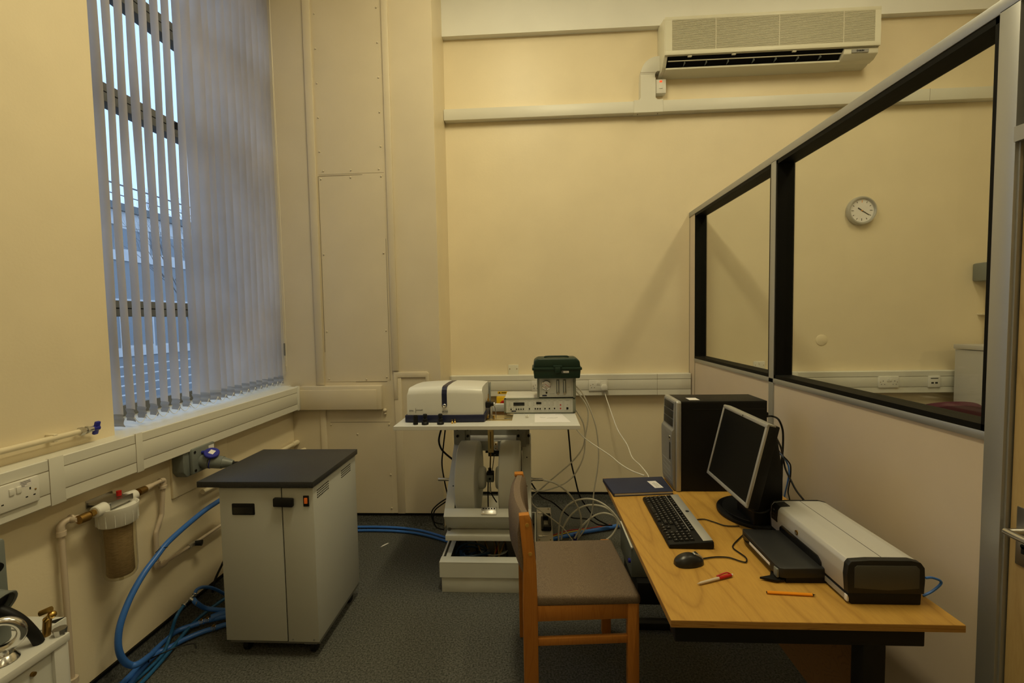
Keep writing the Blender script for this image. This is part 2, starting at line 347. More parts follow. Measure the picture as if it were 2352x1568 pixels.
P['hoseM2']=[(-1.458,3.051,0.012),(-1.304,3.067,0.012),(-1.114,3.07,0.012),(-0.95,3.053,0.012),(-0.797,3.01,0.012),(-0.603,2.916,0.012)]
P['H1']=[(-1.7,2.282,0.577),(-1.7,2.232,0.574),(-1.7,2.138,0.568),(-1.7,2.022,0.548),(-1.7,1.93,0.527),(-1.7,1.883,0.511),(-1.7,1.837,0.485),(-1.7,1.784,0.456),(-1.7,1.728,0.41),(-1.7,1.682,0.353),(-1.7,1.651,0.291),(-1.7,1.643,0.22),(-1.7,1.658,0.159),(-1.7,1.688,0.111),(-1.69,1.716,0.095),(-1.74,1.835,0.045)]
P['H2']=[(-1.735,1.28,.016),(-1.745,1.45,.02),(-1.741,1.612,0.03),(-1.74,1.69,0.03),(-1.747,1.752,0.03),(-1.755,1.828,0.03),(-1.771,1.93,0.03),(-1.761,1.997,0.03),(-1.72,2.035,0.03),(-1.689,2.061,0.03),(-1.668,2.075,0.03),(-1.595,2.106,0.03),(-1.509,2.121,0.03)]
P['H3']=[(-1.70,1.28,.014),(-1.71,1.42,.014),(-1.672,1.56,0.016),(-1.731,1.737,0.016),(-1.753,1.864,0.016),(-1.728,1.905,0.016),(-1.691,1.968,0.016),(-1.64,2.02,0.016),(-1.608,2.039,0.016),(-1.569,2.068,0.016),(-1.488,2.09,0.016)]
P['H4']=[(-1.67,1.28,.01),(-1.68,1.45,.01),(-1.716,1.622,0.012),(-1.718,1.712,0.012),(-1.717,1.794,0.012),(-1.719,1.865,0.02),(-1.744,1.938,0.05),(-1.73,1.96,0.125),(-1.74,2.021,0.144)]
P['H5']=[(-1.735,2.085,0.158),(-1.735,2.101,0.173),(-1.735,2.142,0.161),(-1.735,2.204,0.118),(-1.735,2.287,0.034),(-1.735,2.372,-0.065)]
P['H5b']=[(-1.72,2.06,0.149),(-1.7,2.051,0.138),(-1.696,2.109,0.07),(-1.613,2.127,0.05),(-1.545,2.125,0.05)]
P['H6']=[(-1.655,1.28,.01),(-1.672,1.6,.01),(-1.695,1.82,.012),(-1.722,2.03,.03),(-1.715,2.15,.035),(-1.68,2.3,.035),(-1.62,2.42,.03),(-1.52,2.5,.02)]
P['tee']=[(-1.74,2.021,0.144),(-1.735,2.085,0.158),(-1.73,2.048,0.164),(-1.72,2.06,0.149)]
P['clamps']=[(-1.685,2.068,0.03),(-1.67,2.071,0.03),(-1.657,2.088,0.03),(-1.597,2.02,0.03),(-1.589,2.023,0.03)]
P['tieA']=[(-1.7,1.874,0.523)]
P['tieB']=[(-1.739,1.811,0.04),(-1.617,1.858,0.04)]
P['blk']=[(-1.75,2.324,0.205),(-1.75,2.305,0.188),(-1.75,2.258,0.147),(-1.75,2.233,0.111),(-1.75,2.227,0.079)]
P['C1']=[(1.035,2.033,1.06),(1.07,2.05,1.056),(1.069,2.0,1.053),(1.086,2.0,1.012),(1.09,2.0,0.965),(1.088,2.0,0.903),(1.083,2.0,0.854),(1.083,2.02,0.781),(1.083,2.04,0.718),(1.09,2.06,0.661)]
P['C2']=[(0.912,1.72,1.048),(1.0,1.85,0.971),(1.064,1.95,0.895),(1.074,1.95,0.849),(1.067,1.9,0.822),(1.069,1.86,0.789),(1.08,1.82,0.76),(1.106,1.8,0.716)]
P['C3']=[(0.906,1.72,1.003),(0.999,1.85,0.944),(1.075,1.95,0.886),(1.089,1.95,0.849),(1.075,1.93,0.805),(1.083,1.97,0.722),(1.08,1.97,0.659)]
P['C4']=[(0.909,1.72,1.015),(1.021,1.88,0.932),(1.068,1.92,0.892),(1.079,1.92,0.869),(1.078,1.92,0.814),(1.081,1.94,0.755),(1.081,1.93,0.729),(1.091,1.93,0.687)]
P['C5']=[(1.086,1.99,0.886),(1.083,1.99,0.861),(1.082,1.99,0.789),(1.081,2.0,0.722),(1.079,2.0,0.686)]
P['kbc']=[(0.616,1.727,0.724),(0.65,1.731,0.724),(0.679,1.706,0.724),(0.708,1.678,0.724),(0.757,1.675,0.724)]
P['mousec']=[(0.532,1.443,0.724),(0.58,1.455,0.724),(0.624,1.453,0.724),(0.651,1.432,0.724),(0.667,1.427,0.724),(0.679,1.456,0.724),(0.665,1.509,0.724),(0.674,1.535,0.724),(0.709,1.575,0.724),(0.759,1.627,0.724)]
P['monc']=[(0.78,1.72,0.788),(0.767,1.6,0.816),(0.787,1.58,0.817),(0.839,1.62,0.812),(0.875,1.66,0.823)]
P['usb']=[(1.082,1.265,0.774),(1.098,1.265,0.775),(1.117,1.265,0.769),(1.124,1.265,0.762),(1.119,1.265,0.752),(1.1,1.265,0.735),(1.077,1.265,0.722)]
P['pen1']=[(0.469,1.302,0.725),(0.525,1.323,0.725),(0.544,1.332,0.725),(0.583,1.346,0.725),(0.589,1.349,0.725)]
P['pen2']=[(0.654,1.268,0.725),(0.775,1.259,0.725),(0.781,1.257,0.725)]
# =====================================================================
# SETTING
# =====================================================================
ZC = 4.85
obj('floor', B((-2.2, -3.1, -.1), (4.3, 3.75, 0)), 'carpet', kind='structure')
obj('ceiling', B((-2.2, -3.1, ZC), (4.3, 3.75, ZC+.1)), 'ceiling', kind='structure')
obj('wall_back', B((-.68, 3.54, 0), (4.3, 3.75, ZC)), 'wall', kind='structure')
obj('wall_right', B((4.2, -3, 0), (4.3, 3.54, ZC)), 'wall', kind='structure')
obj('wall_front', B((-1.78, -3.1, 0), (4.2, -3, ZC)), 'wall', kind='structure')
WY0, WZ0, WZ1 = 1.765, 1.03, 3.86
mb = B((-2.16, -3.1, 0), (-1.78, WY0, ZC)); mb.box((-2.16, WY0, 0), (-1.78, 3.135, WZ0)); mb.box((-2.16, WY0, WZ1), (-1.78, 3.135, ZC))
obj('wall_left', mb, 'wall', kind='structure')
# proud white upper wall
obj('trim_1', B((-.68, 3.49, 3.685), (4.2, 3.54, ZC)), 'white_wall', kind='structure', label='white painted upper wall band with a ledge')

# boxed column in the corner with battens and screwed panels
colw = obj('wall_column', B((-2.16, 3.135, 0), (-.68, 3.75, ZC)), 'wall', kind='structure')
obj('front_shade_skin', B((-2.15, 3.1342, 0), (-.681, 3.1355, ZC)), 'col', colw)  # thin skin, paints the front in shade while the side stays lit
def batten(x0, x1, z0, z1, d=.013): obj('batten', B((x0, 3.135-d, z0), (x1, 3.136, z1), .005), 'col', colw)
batten(-1.585, -1.53, 1.06, ZC, .016); batten(-1.572, -1.528, .10, .885, .012); batten(-1.028, -.982, 1.158, ZC, .016)
p1 = obj('panel', MB().prism([(-1.517, 1.085), (-1.075, 1.085), (-1.047, 1.098), (-1.047, 2.552), (-1.517, 2.545)], 'y', 3.1325, 3.136), 'col', colw)
p2 = obj('panel', B((-1.517, 3.1325, 2.562), (-1.047, 3.136, ZC)), 'col', colw)
p3 = obj('panel', B((-1.517, 3.1325, .10), (-1.052, 3.136, .785)), 'col', colw)
obj('joint', MB().box((-1.5, 3.1318, .786), (-1.06, 3.135, .7885)).box((-1.0485, 3.1318, 1.09), (-1.0462, 3.135, 2.1)).box((-1.3, 3.1318, 1.0815), (-1.07, 3.135, 1.0845)).box((-1.521, 3.1318, 1.3), (-1.5185, 3.135, 2.55)).box((-1.517, 3.1318, 2.5505), (-1.2, 3.135, 2.5525)), 'trunk_line', colw, kind='stuff')
sc = MB().ball((0, 0, 0), .0065, 8, 5, (1, .55, 1)).mesh('screw', M['col'])
for z in [2.72+.235*i for i in range(7)]:
    inst('screw', sc, p2, (-1.502, 3.130, z)); inst('screw', sc, p2, (-1.062, 3.130, z+.02))
for x in (-1.48, -1.28, -1.08): inst('screw', sc, p2, (x, 3.130, 2.585))
for x, z in [(-1.5, 2.53), (-1.285, 2.535), (-1.065, 2.535), (-1.5, 2.0), (-1.065, 2.0), (-1.5, 1.45), (-1.065, 1.45), (-1.495, 1.105), (-1.22, 1.10), (-1.07, 1.115)]: inst('screw', sc, p1, (x, 3.130, z))
for x, z in [(-1.495, .77), (-1.065, .77), (-1.495, .4), (-1.065, .4), (-1.3, .7), (-1.065, .15)]: inst('screw', sc, p3, (x, 3.130, z))
# wide timber strip and raised frame on the right of the column
obj('batten', B((-1.018, 3.127, .10), (-.965, 3.136, 1.15), .003), 'col', colw)
obj('raised_frame', MB().prism([(-1.02, 1.15), (-.775, 1.15), (-.762, 1.137), (-.762, .95), (-.79, .95), (-.79, 1.11), (-.99, 1.11), (-.99, .95), (-1.02, .95)], 'y', 3.124, 3.136, .003), 'col', colw)
# boxed ledge that continues the window trunking round the corner
lb = obj('boxed_ledge', B((-1.70, 3.09, .885), (-1.103, 3.136, 1.058), .006), 'col', colw)
obj('ledge_cover', B((-1.695, 3.085, .888), (-1.135, 3.092, 1.03), .002), 'col', lb)
obj('knob', MB().ball((-1.09, 3.12, .875), .014, 10, 7).ball((-1.09, 3.125, .85), .010, 10, 7), 'col', lb)

# skirting: carpet cove with thin black capping
def skirt(name, a, b, axis, pos, nrm):
    # cove 10 cm high; axis x or y
    pr = [(0, 0), (.035, 0), (.018, .022), (.010, .05), (.008, .1), (0, .1)]
    mb = MB(); mb.prism([(pos+nrm*d, z) for d, z in pr], axis, a, b); s = obj(name, mb, 'carpet', kind='structure')
    c = MB(); c.prism([(pos, .1), (pos+nrm*.011, .1), (pos+nrm*.011, .113), (pos, .113)], axis, a, b); obj('capping', c, 'gasket', s); return s
skirt('baseboard_back', -.68, 4.2, 'x', 3.54, -1)
skirt('baseboard_column', -1.78, -.68, 'x', 3.135, -1)
def skirt_y(name, a, b, pos, nrm):
    pr = [(0, 0), (.035, 0), (.018, .022), (.010, .05), (.008, .1), (0, .1)]
    mb = MB(); mb.prism([(pos+nrm*d, z) for d, z in pr], 'y', a, b); s = obj(name, mb, 'carpet', kind='structure')
    c = MB(); c.prism([(pos, .1), (pos+nrm*.011, .1), (pos+nrm*.011, .113), (pos, .113)], 'y', a, b); obj('capping', c, 'gasket', s)
skirt_y('baseboard_left', -3, 3.135, -1.78, 1)

# ---- window ----
win = obj('window_1', MB().box((-2.16, WY0, 1.0), (-2.09, 3.135, 1.115)).box((-2.16, WY0, 3.80), (-2.09, 3.135, 3.86)).box((-2.16, WY0, 1.0), (-2.09, WY0+.05, 3.86)).box((-2.16, 3.085, 1.0), (-2.09, 3.135, 3.86)), 'frame', kind='structure')
for z0, z1 in ((1.565, 1.645), (2.61, 2.70), (3.16, 3.262)):
    t = obj('transom', B((-2.15, WY0, z0), (-2.07, 3.135, z1), .004), 'frame', win)
    obj('glazing_groove', B((-2.069, WY0, (z0+z1)/2-.002), (-2.0695, 3.135, (z0+z1)/2+.003)), 'gasket', t)
obj('window_catch', MB().cyl((-2.07, 2.50, 2.655), (-2.03, 2.50, 2.655), .022, .018), 'black', win)
for z0, z1 in ((1.115, 1.565), (1.645, 2.61), (2.70, 3.16), (3.262, 3.80)):
    obj('pane', B((-2.118, WY0+.05, z0), (-2.112, 3.085, z1)), 'pane', win)
obj('window_sill', B((-2.09, WY0, 1.03), (-1.779, 3.135, 1.058)), 'trunk', win)

# ---- partition between the two rooms ----
PX0, PX1, PZ = 1.20, 1.29, 2.31
part = obj('wall_partition', B((PX0+.02, 1.24, 0), (PX1-.02, 3.54, .09)), 'alu', kind='structure', label='glazed office partition with beige lower panels and aluminium frame')
for y0, y1 in ((1.24, 2.30), (2.345, 3.415)):
    obj('lower_panel', B((PX0+.006, y0, .08), (PX1-.006, y1, 1.172)), 'panel', part)
obj('wall_panel', B((PX0+.006, 3.42, .08), (PX1-.006, 3.535, PZ-.03)), 'panel', part)
obj('panel_joint', MB().box((PX0+.004, 3.5345, 0), (PX1, 3.54, PZ)).box((PX0+.004, 3.415, .08), (PX1-.004, 3.42, 1.17)), 'trunk_line', part)
obj('top_rail', B((PX0, 1.19, PZ-.036), (PX1, 3.54, PZ), .002), 'alu', part)
obj('middle_rail', B((PX0, 1.24, 1.170), (PX1, 3.42, 1.194), .002), 'alu', part)
obj('mullion', B((PX0, 2.300, .0), (PX1, 2.345, PZ-.03), .002), 'alu', part)
obj('end_post', MB().box((PX0, 1.192, 0), (PX1, 1.242, PZ-.03), .002), 'alu', part)
for k, (y0, y1) in enumerate(((1.242, 2.300), (2.345, 3.42))):
    z0, z1 = 1.194, PZ-.036; g = .018; gx0, gx1 = PX0+.003, PX1-.003
    gk = obj('gasket', MB().box((gx0, y0, z0), (gx1, y1, z0+g)).box((gx0, y0, z1-g), (gx1, y1, z1)).box((gx0, y0, z0), (gx1, y0+.012, z1)).box((gx0, y1-.012, z0), (gx1, y1, z1)), 'gasket', part)
    obj('pane', B((1.243, y0+.01, z0+.015), (1.249, y1-.01, z1-.015)), 'pane2', part)
# door and its frame, continuing in the partition plane
dr = obj('door_1', MB().box((PX0+.008, 1.187, 0), (PX1-.01, 1.192, 1.94)).box((PX0, .235, 0), (PX1, .285, PZ), .002).box((PX0, .285, PZ-.036), (PX1, 1.192, PZ)).box((PX0-.004, .285, 1.935), (PX1, 1.192, 1.972)), 'alu', kind='structure')
obj('overlight_dark', MB().box((PX0+.02, .285, 1.972), (PX0+.06, 1.18, PZ-.036)), 'gasket', dr)  # solid black panel painted for the dark seen through the overlight glass
lf = obj('door_leaf', B((1.218, .295, .01), (1.258, 1.184, 1.93)), 'door', dr)
obj('handle_plate', B((1.2145, 1.118, .873), (1.219, 1.168, 1.023), .002), 'steel2', dr)
obj('lever_handle', MB().cyl((1.216, 1.145, .965), (1.17, 1.145, .965), .009).tube([(1.172, 1.150, .965), (1.168, 1.10, .965), (1.170, 1.02, .966)], .009, 10), 'steel2', dr)
obj('keyhole', MB().cyl((1.2147, 1.150, .925), (1.2138, 1.150, .925), .006).box((1.2138, 1.1465, .906), (1.2147, 1.1535, .925)), 'black', dr)
obj('wall_partition_rear', B((PX0+.005, -3, 0), (PX1-.005, .235, PZ)), 'panel', kind='structure', label='beige solid partition continuing behind the door')

# =====================================================================
# OUTSIDE the window
# =====================================================================
obj('ground', B((-60, -40, -2.1), (-2.4, 70, -2.0)), 'tarmac', kind='structure', label='tarmac ground outside the window')
bld = obj('building', B((-20, 2, -2), (-14, 22, 5.4)), 'facade2', label='long two storey building across from the window with flat roof', cat='building')
obj('roof_coping', B((-20.2, 1.8, 5.38), (-13.8, 22.2, 5.62)), 'frame', bld)
obj('roof_rail', MB().tube([(-14.2, 2, 6.35), (-14.2, 22, 6.35)], .03, 6, smooth=False).tube([(-14.2, 2, 6.0), (-14.2, 22, 6.0)], .02, 6, smooth=False), 'frame', bld)
for z0, z1 in ((3.72, 4.05), (2.28, 2.42), (4.9, 5.38), (.45, .75)):
    obj('wall_band', B((-14.1, 2, z0), (-13.95, 22, z1)), 'cement', bld)
k = 0
for z0, z1 in ((4.05, 4.9), (.75, 2.28)):
    for i in range(13):
        y = 2.3+i*1.5
        f = obj('window', B((-14.08, y, z0), (-13.98, y+1.35, z1)), 'cement', bld)
        obj('pane', B((-13.978, y+.08, z0+.08), (-13.97, y+1.27, z1-.08)), 'facglass', f)
obj('wall_band', B((-14.1, 2, -1.6), (-13.95, 22, -1.2)), 'cement', bld)
for i in range(9): obj('railing_bar', MB().tube([(-9.5, 2, -1.2+i*.22), (-9.5, 16, -1.2+i*.22)], .02, 6, smooth=False), 'cement', bld)
tr = MB(); rnd = random.Random(3)
def branch(p, d, L, r, lv):
    q = p+d*L; mid = p+d*(L*.5)+Vector((rnd.uniform(-1, 1), rnd.uniform(-1, 1), 0))*L*.06
    tr.tube([p, mid, q], r, 5, 2, cap=False, r1=r*.6)
    if lv == 0: return
    for k in range(3 if lv > 2 else 4):
        t = rnd.uniform(.45, 1.0); s = p.lerp(q, t)
        n = Vector((rnd.uniform(-1, 1), rnd.uniform(-1, 1), rnd.uniform(.1, 1.1))).normalized()
        branch(s, (d*.85+n*.5).normalized(), L*rnd.uniform(.55, .72), r*.5, lv-1)
branch(Vector((-8.6, 11.1, -2)), Vector((0.02, 0, 1)), 3.9, .07, 5)
obj('bare_tree', tr, 'bark', label='bare winter tree outside behind the blind', cat='tree')

# =====================================================================
# lamps (above the frame)
# =====================================================================
LL = ['fluorescent ceiling fitting above the equipment bay', 'fluorescent ceiling fitting behind the viewpoint', 'fluorescent ceiling fitting over the far side of the partition', 'fluorescent ceiling fitting at the rear of the far room']
for i, (x, y, p, f) in enumerate(LAMPS):
    t = thing('ceiling_light', (x, y, ZC), LL[i], 'light')
    obj('housing', B((x-.14, y-.8, 4.21), (x+.14, y+.8, 4.28), .01), 'white', t)
    for yy in (y-.6, y+.6): obj('hanger', MB().cyl((x, yy, 4.28), (x, yy, ZC), .006, n=8), 'steel2', t)
    obj('diffuser', B((x-.12, y-.78, 4.16), (x+.12, y+.78, 4.21), .015), 'diffuser', t)

# =====================================================================
# vertical blind
# =====================================================================
bl = thing('vertical_blind', (-1.85, 2.4, 1.08), 'grey fabric vertical blind hanging in the tall window', 'blind')
obj('headrail', B((-1.88, WY0+.005, 3.80), (-1.82, 3.13, 3.845), .004), 'frame', bl)
ys = [1.855, 1.915, 1.975, 2.04, 2.105, 2.172, 2.240, 2.312, 2.375, 2.445, 2.512, 2.578, 2.647, 2.717, 2.786, 2.849, 2.910, 2.976, 3.038, 3.096]
rnd = random.Random(11)
def slat(y, ang, w, z0, z1, seed):
    r = random.Random(seed); n = 26; k = 5; vs = []; fs = []
    ph = r.uniform(0, 6); am = r.uniform(.01, .035)
    for i in range(n+1):
        t = i/n; z = z0+(z1-z0)*t; a = ang+am*math.sin(ph+t*7)+.02*math.sin(t*19+ph); wob = .003*math.sin(t*11+ph)
        for j in range(k):
            s = j/(k-1)-.5; cx = .006*(1-4*s*s)
            dx = math.cos(a)*s*w; dy = math.sin(a)*s*w
            vs.append((-1.85+dx-math.sin(a)*cx, y+dy+math.cos(a)*cx+wob, z))
    for i in range(n):
        for j in range(k-1): fs.append([i*k+j, i*k+j+1, (i+1)*k+j+1, (i+1)*k+j])
    return vs, fs
for i, y in enumerate(ys):
    a = math.radians(-25+rnd.uniform(-1.2, 1.2)); w = .078
    
    if i > 7: a += math.radians(10)
    if i == 9: a = math.radians(-4); w = .088
    if i == 0: a = math.radians(-8); w = .06
    zb = 1.082 if i else 1.07
    vs, fs = slat(y, a, w, zb+.055, 3.80, 50+i); mb = MB(); mb.add(vs, fs, True); s = obj('slat', mb, 'slat', bl)
    vs, fs = slat(y, a, w+.002, zb, zb+.056, 90+i)
    mb = MB(); mb.add(vs, fs, True); obj('weight_pocket', mb, 'slatw', s)
ch = MB()
for off in (.034,):
    for i in range(1, len(ys)-1):
        a = math.radians(-22); dx = math.cos(a)*off; dy = math.sin(a)*off
        p = Vector((-1.85+dx, ys[i]+dy, 1.10)); q = Vector((-1.85+dx, ys[i+1]+dy, 1.10)); m_ = (p+q)/2-Vector((0, 0, .028))
        ch.tube([p, p.lerp(m_, .55)-Vector((0, 0, .006)), m_, q.lerp(m_, .55)-Vector((0, 0, .006)), q], .0014, 5, 3)
        ch.ball(p, .004, 6, 5)
obj('bead_chain', ch, 'white', bl, kind='stuff')
obj('pull_cord', MB().tube([(-1.812, 3.118, 3.8), (-1.812, 3.118, 2.2), (-1.81, 3.117, 1.24), (-1.80, 3.11, 1.215), (-1.79, 3.10, 1.24), (-1.79, 3.10, 2.2), (-1.80, 3.10, 3.8)], .0022, 6, 4), 'creampipe', bl)
obj('cord_weight', MB().tube([(-1.812, 3.118, 1.28), (-1.812, 3.118, 1.37)], .005, 8, smooth=False), 'frame', bl)

# =====================================================================
# trunking
# =====================================================================
def dado_y(name, y0, y1, label):       # along the left wall
    t = thing(name, (-1.78, y0, .894), label, 'trunking')
    obj('body', MB().prism([(-1.7795, .894), (-1.703, .894), (-1.700, .897), (-1.700, .935), (-1.7025, .9375), (-1.7025, 1.018), (-1.700, 1.0205), (-1.700, 1.055), (-1.703, 1.058), (-1.7795, 1.058)], 'y', y0, y1), 'trunk', t)
    obj('cover', B((-1.7035, y0, .939), (-1.6995, y1, 1.017), .0008), 'trunk', t)
    obj('joint', MB().box((-1.7022, y0, .9365), (-1.6998, y1, .938)).box((-1.7022, y0, 1.0178), (-1.6998, y1, 1.0195)), 'trunk_line', t)
    return t
tl = dado_y('dado_trunking', -3.0, 3.085, 'long off-white dado trunking under the window along the left wall')
for y0, y1 in ((1.438, 1.487), (1.775, 1.808)):
    obj('coupler', B((-1.71, y0, .892), (-1.6985, y1, 1.0595), .0005), 'trunk', tl)
    obj('joint', B((-1.6995, y0-.0012, .893), (-1.6983, y0, 1.059)), 'trunk_line', tl)
obj('end_cap', B((-1.72, 3.06, .89), (-1.695, 3.09, 1.062), .001), 'trunk', tl)
def dado_x(name, x0, x1, label):       # along the back wall
    t = thing(name, (x0, 3.54, .905), label, 'trunking')
    obj('body', MB().prism([(3.5395, .905), (3.483, .905), (3.480, .908), (3.480, .948), (3.4825, .950), (3.4825, 1.030), (3.480, 1.032), (3.480, 1.068), (3.483, 1.071), (3.5395, 1.071)], 'x', x0, x1), 'trunk', t)
    obj('cover', B((x0, 3.4795, .952), (x1, 3.4835, 1.028), .0008), 'trunk', t)
    obj('joint', MB().box((x0, 3.4798, .9495), (x1, 3.482, .951)).box((x0, 3.4798, 1.029), (x1, 3.482, 1.0305)), 'trunk_line', t)
    return t
tb = dado_x('dado_trunking', -.678, 1.198, 'off-white dado trunking on the back wall left of the partition')
obj('joint', MB().box((.94, 3.479, .905), (.942, 3.4815, 1.071)).box((-.672, 3.479, .905), (-.67, 3.4815, 1.071)), 'trunk_line', tb)
tr2 = dado_x('dado_trunking', 1.292, 4.19, 'off-white dado trunking seen through the glass partition')
obj('coupler', B((1.95, 3.475, .90), (2.0, 3.484, 1.075), .001), 'white', tr2)

ht = thing('upper_trunking', (-.68, 3.54, 3.05), 'high level off-white trunking below the air conditioner', 'trunking')
obj('body', B((-.678, 3.48, 3.053), (4.19, 3.5395, 3.137), .003), 'trunk', ht)
obj('tee_piece', MB().prism([(.77, 3.050), (.985, 3.050), (.985, 3.141), (.945, 3.141), (.93, 3.155), (.93, 3.30), (.82, 3.30), (.82, 3.155), (.805, 3.141), (.77, 3.141)], 'y', 3.474, 3.5395), 'trunk', ht)
obj('riser', B((.822, 3.480, 3.29), (.928, 3.5395, 3.34), .002), 'trunk', ht)
el = MB(); pts = []
for i in range(9):
    a = math.pi/2*i/8; pts.append((.95-.128*math.cos(a), 3.33+.128*math.sin(a)))
inn = [(.95-.02*math.cos(math.pi/2*i/4), 3.33+.02*math.sin(math.pi/2*i/4)) for i in range(5)]
poly = pts+[(.975, 3.458), (.975, 3.35)]+inn[::-1]
obj('elbow', MB().prism(poly, 'y', 3.478, 3.5395, .002), 'trunk', ht)
obj('clip', MB().box((.80, 3.50, 3.0495), (.805, 3.515, 3.052)).box((.95, 3.50, 3.0495), (.955, 3.515, 3.052)), 'black', ht)
obj('joint', MB().box((2.9, 3.479, 3.052), (2.902, 3.4815, 3.138)).box((.82, 3.4775, 3.34), (.93, 3.4792, 3.343)), 'trunk_line', ht)
sw = thing('isolator_switch', (.975, 3.54, 3.20), 'small white isolator switch with red light under the air conditioner', 'switch')
obj('plate', B((.935, 3.49, 3.192), (1.012, 3.5395, 3.295), .004), 'white', sw)
obj('indicator', B((.963, 3.488, 3.272), (.982, 3.491, 3.284)), 'neon', sw)
obj('rocker', B((.96, 3.486, 3.225), (.985, 3.492, 3.255), .002), 'white', sw)

# =====================================================================
# air conditioner
# =====================================================================
ac = thing('air_conditioner', (1.7, 3.54, 3.318), 'long cream wall-mounted air conditioner high on the back wall', 'air conditioner')
X0, X1 = .965, 2.455
obj('casing', MB().prism([(3.5395, 3.69), (3.375, 3.655), (3.36, 3.64), (3.36, 3.40), (3.368, 3.39), (3.44, 3.39), (3.46, 3.33), (3.50, 3.318), (3.5395, 3.318)], 'x', X0, X1), 'acbody', ac)
obj('end_cheek', MB().prism([(3.5395, 3.69), (3.37, 3.655), (3.358, 3.64), (3.358, 3.395), (3.37, 3.385), (3.41, 3.335), (3.44, 3.32), (3.5395, 3.316)], 'x', X0-.004, X0+.022, .003), 'acbody', ac)
obj('front_frame', MB().box((X0, 3.352, 3.391), (X1, 3.362, 3.42), .001).box((X0, 3.352, 3.632), (X1, 3.366, 3.655), .001).box((X0+.001, 3.3525, 3.42), (X0+.05, 3.362, 3.632)).box((X1-.04, 3.3525, 3.42), (X1-.001, 3.362, 3.632)), 'acbody', ac)
obj('grille_back', B((X0+.04, 3.358, 3.415), (X1-.03, 3.3605, 3.635)), 'trunk_line', ac)
g = MB()
for i in range(30): z = 3.4215+i*.0071; g.box((X0+.05, 3.3535, z), (X1-.04, 3.3585, z+.0042))
for x in (1.32, 1.76, 2.2): g.box((x, 3.353, 3.42), (x+.006, 3.358, 3.635))
obj('grille', g, 'grille', ac, kind='stuff')
obj('control_cheek', MB().prism([(3.37, 3.388), (3.41, 3.388), (3.46, 3.36), (3.46, 3.32), (3.415, 3.326), (3.375, 3.352)], 'x', X1-.235, X1, .004), 'acbody', ac)
obj('outlet_recess', MB().prism([(3.372, 3.389), (3.456, 3.389), (3.456, 3.334), (3.44, 3.334), (3.375, 3.388)], 'x', X0+.024, X1-.24), 'gasket', ac)
obj('lower_lip', MB().prism([(3.415, 3.322), (3.5395, 3.314), (3.5395, 3.322), (3.42, 3.336)], 'x', X0+.022, X1-.235), 'acbody', ac)
obj('flap', MB().prism([(3.384, 3.3635), (3.384, 3.3665), (3.389, 3.3645), (3.389, 3.3615)], 'x', X0+.03, X1-.245), 'acbody', ac)
for i in range(7):
    x = 1.115+i*.155 if i < 3 else 1.14+i*.155
    obj('vane', MB().prism([(3.385, 3.345), (3.44, 3.345), (3.44, 3.385), (3.40, 3.386)], 'x', x, x+.003), 'commando', ac)
for x in (1.13, 1.44, 1.86): obj('latch', B((x, 3.362, 3.379), (x+.028, 3.375, 3.388), .002), 'acbody', ac)
obj('badge', B((X1-.185, 3.3665, 3.356), (X1-.07, 3.3725, 3.378)), 'alu', ac)
obj('badge_lettering', text_mb('DAIKIN', .0155, frame_front(X1-.128, 3.3655, 3.3615), .0005, 'CENTER', .0003), 'black', ac)

# =====================================================================
# sockets and wall plates
# =====================================================================
def wallM(x, y, z, face):
    if face == 'y': return Matrix(((1, 0, 0, x), (0, 1, 0, y), (0, 0, 1, z), (0, 0, 0, 1)))
    # face +x : local x -> world y, local -y -> world +x
    return Matrix(((0, -1, 0, x), (1, 0, 0, y), (0, 0, 1, z), (0, 0, 0, 1)))
def socket(x, y, z, face, label, w=.147, h=.087, outlets=(-.042, .042), switches=(-.008, .012), name='wall_socket'):
    t = thing(name, (x, y, z), label, 'socket'); W = wallM(x, y, z, face)
    m = MB(); m.M = W; m.box((-w/2, -.009, -h/2), (w/2, .001, h/2), .004); obj('faceplate', m, 'white', t)
    for s in switches:
        m = MB(); m.M = W; m.box((s-.007, -.0125, .004), (s+.007, -.008, .026), .0015); obj('rocker', m, 'pinkwhite' if False else 'white', t)
    for o_ in outlets:
        m = MB(); m.M = W; m.box((o_-.002, -.0094, .004), (o_+.002, -.0088, .012)); m.box((o_-.0145, -.0094, -.019), (o_-.008, -.0088, -.015)); m.box((o_+.008, -.0094, -.019), (o_+.0145, -.0088, -.015))
        obj('pin_holes', m, 'black', t)
    for s in (-w/2+.013, w/2-.013):
        m = MB(); m.M = W; m.ball((s, -.009, 0), .003, 8, 5); obj('screw', m, 'brassdark', t)
    return t
sl = socket(-1.6995, 1.325, .975, 'x', 'white double socket set in the trunking at the left edge', outlets=(-.045, .045))
m = MB(); m.M = wallM(-1.6995, 1.325, .975, 'x'); m.box((.016, -.0096, .018), (.05, -.009, .04)); obj('sticker', m, 'paper', sl)
m = MB(); m.M = wallM(-1.6995, 1.325, .975, 'x')
for i, (a, b) in enumerate(((.018, .046), (.018, .048), (.02, .036), (.02, .030))): m.box((a, -.0099, .0355-i*.0048), (b, -.0095, .037-i*.0048))
obj('printed_lines', m, 'darkgrey', sl)
s1 = socket(.487, 3.4795, .986, 'y', 'white double socket with a plug in it beside the toolbox', outlets=(-.042,), switches=(-.008, .008))
s1p = thing('plug_lead', (.53, 3.47, .97), 'white plug in the double socket with its cord hanging down toward the desk', 'plug')
pl = obj('plug', MB().prism([(.507, .952), (.553, .952), (.556, .975), (.545, .995), (.515, .995), (.504, .975)], 'y', 3.435, 3.4705, .005), 'white', s1p)
obj('cord', MB().tube(P['cord_white1'], .0032, 10, 5), 'white', s1p)
s2 = socket(.04, 3.4795, .986, 'y', 'white double socket half hidden behind the gas control box')
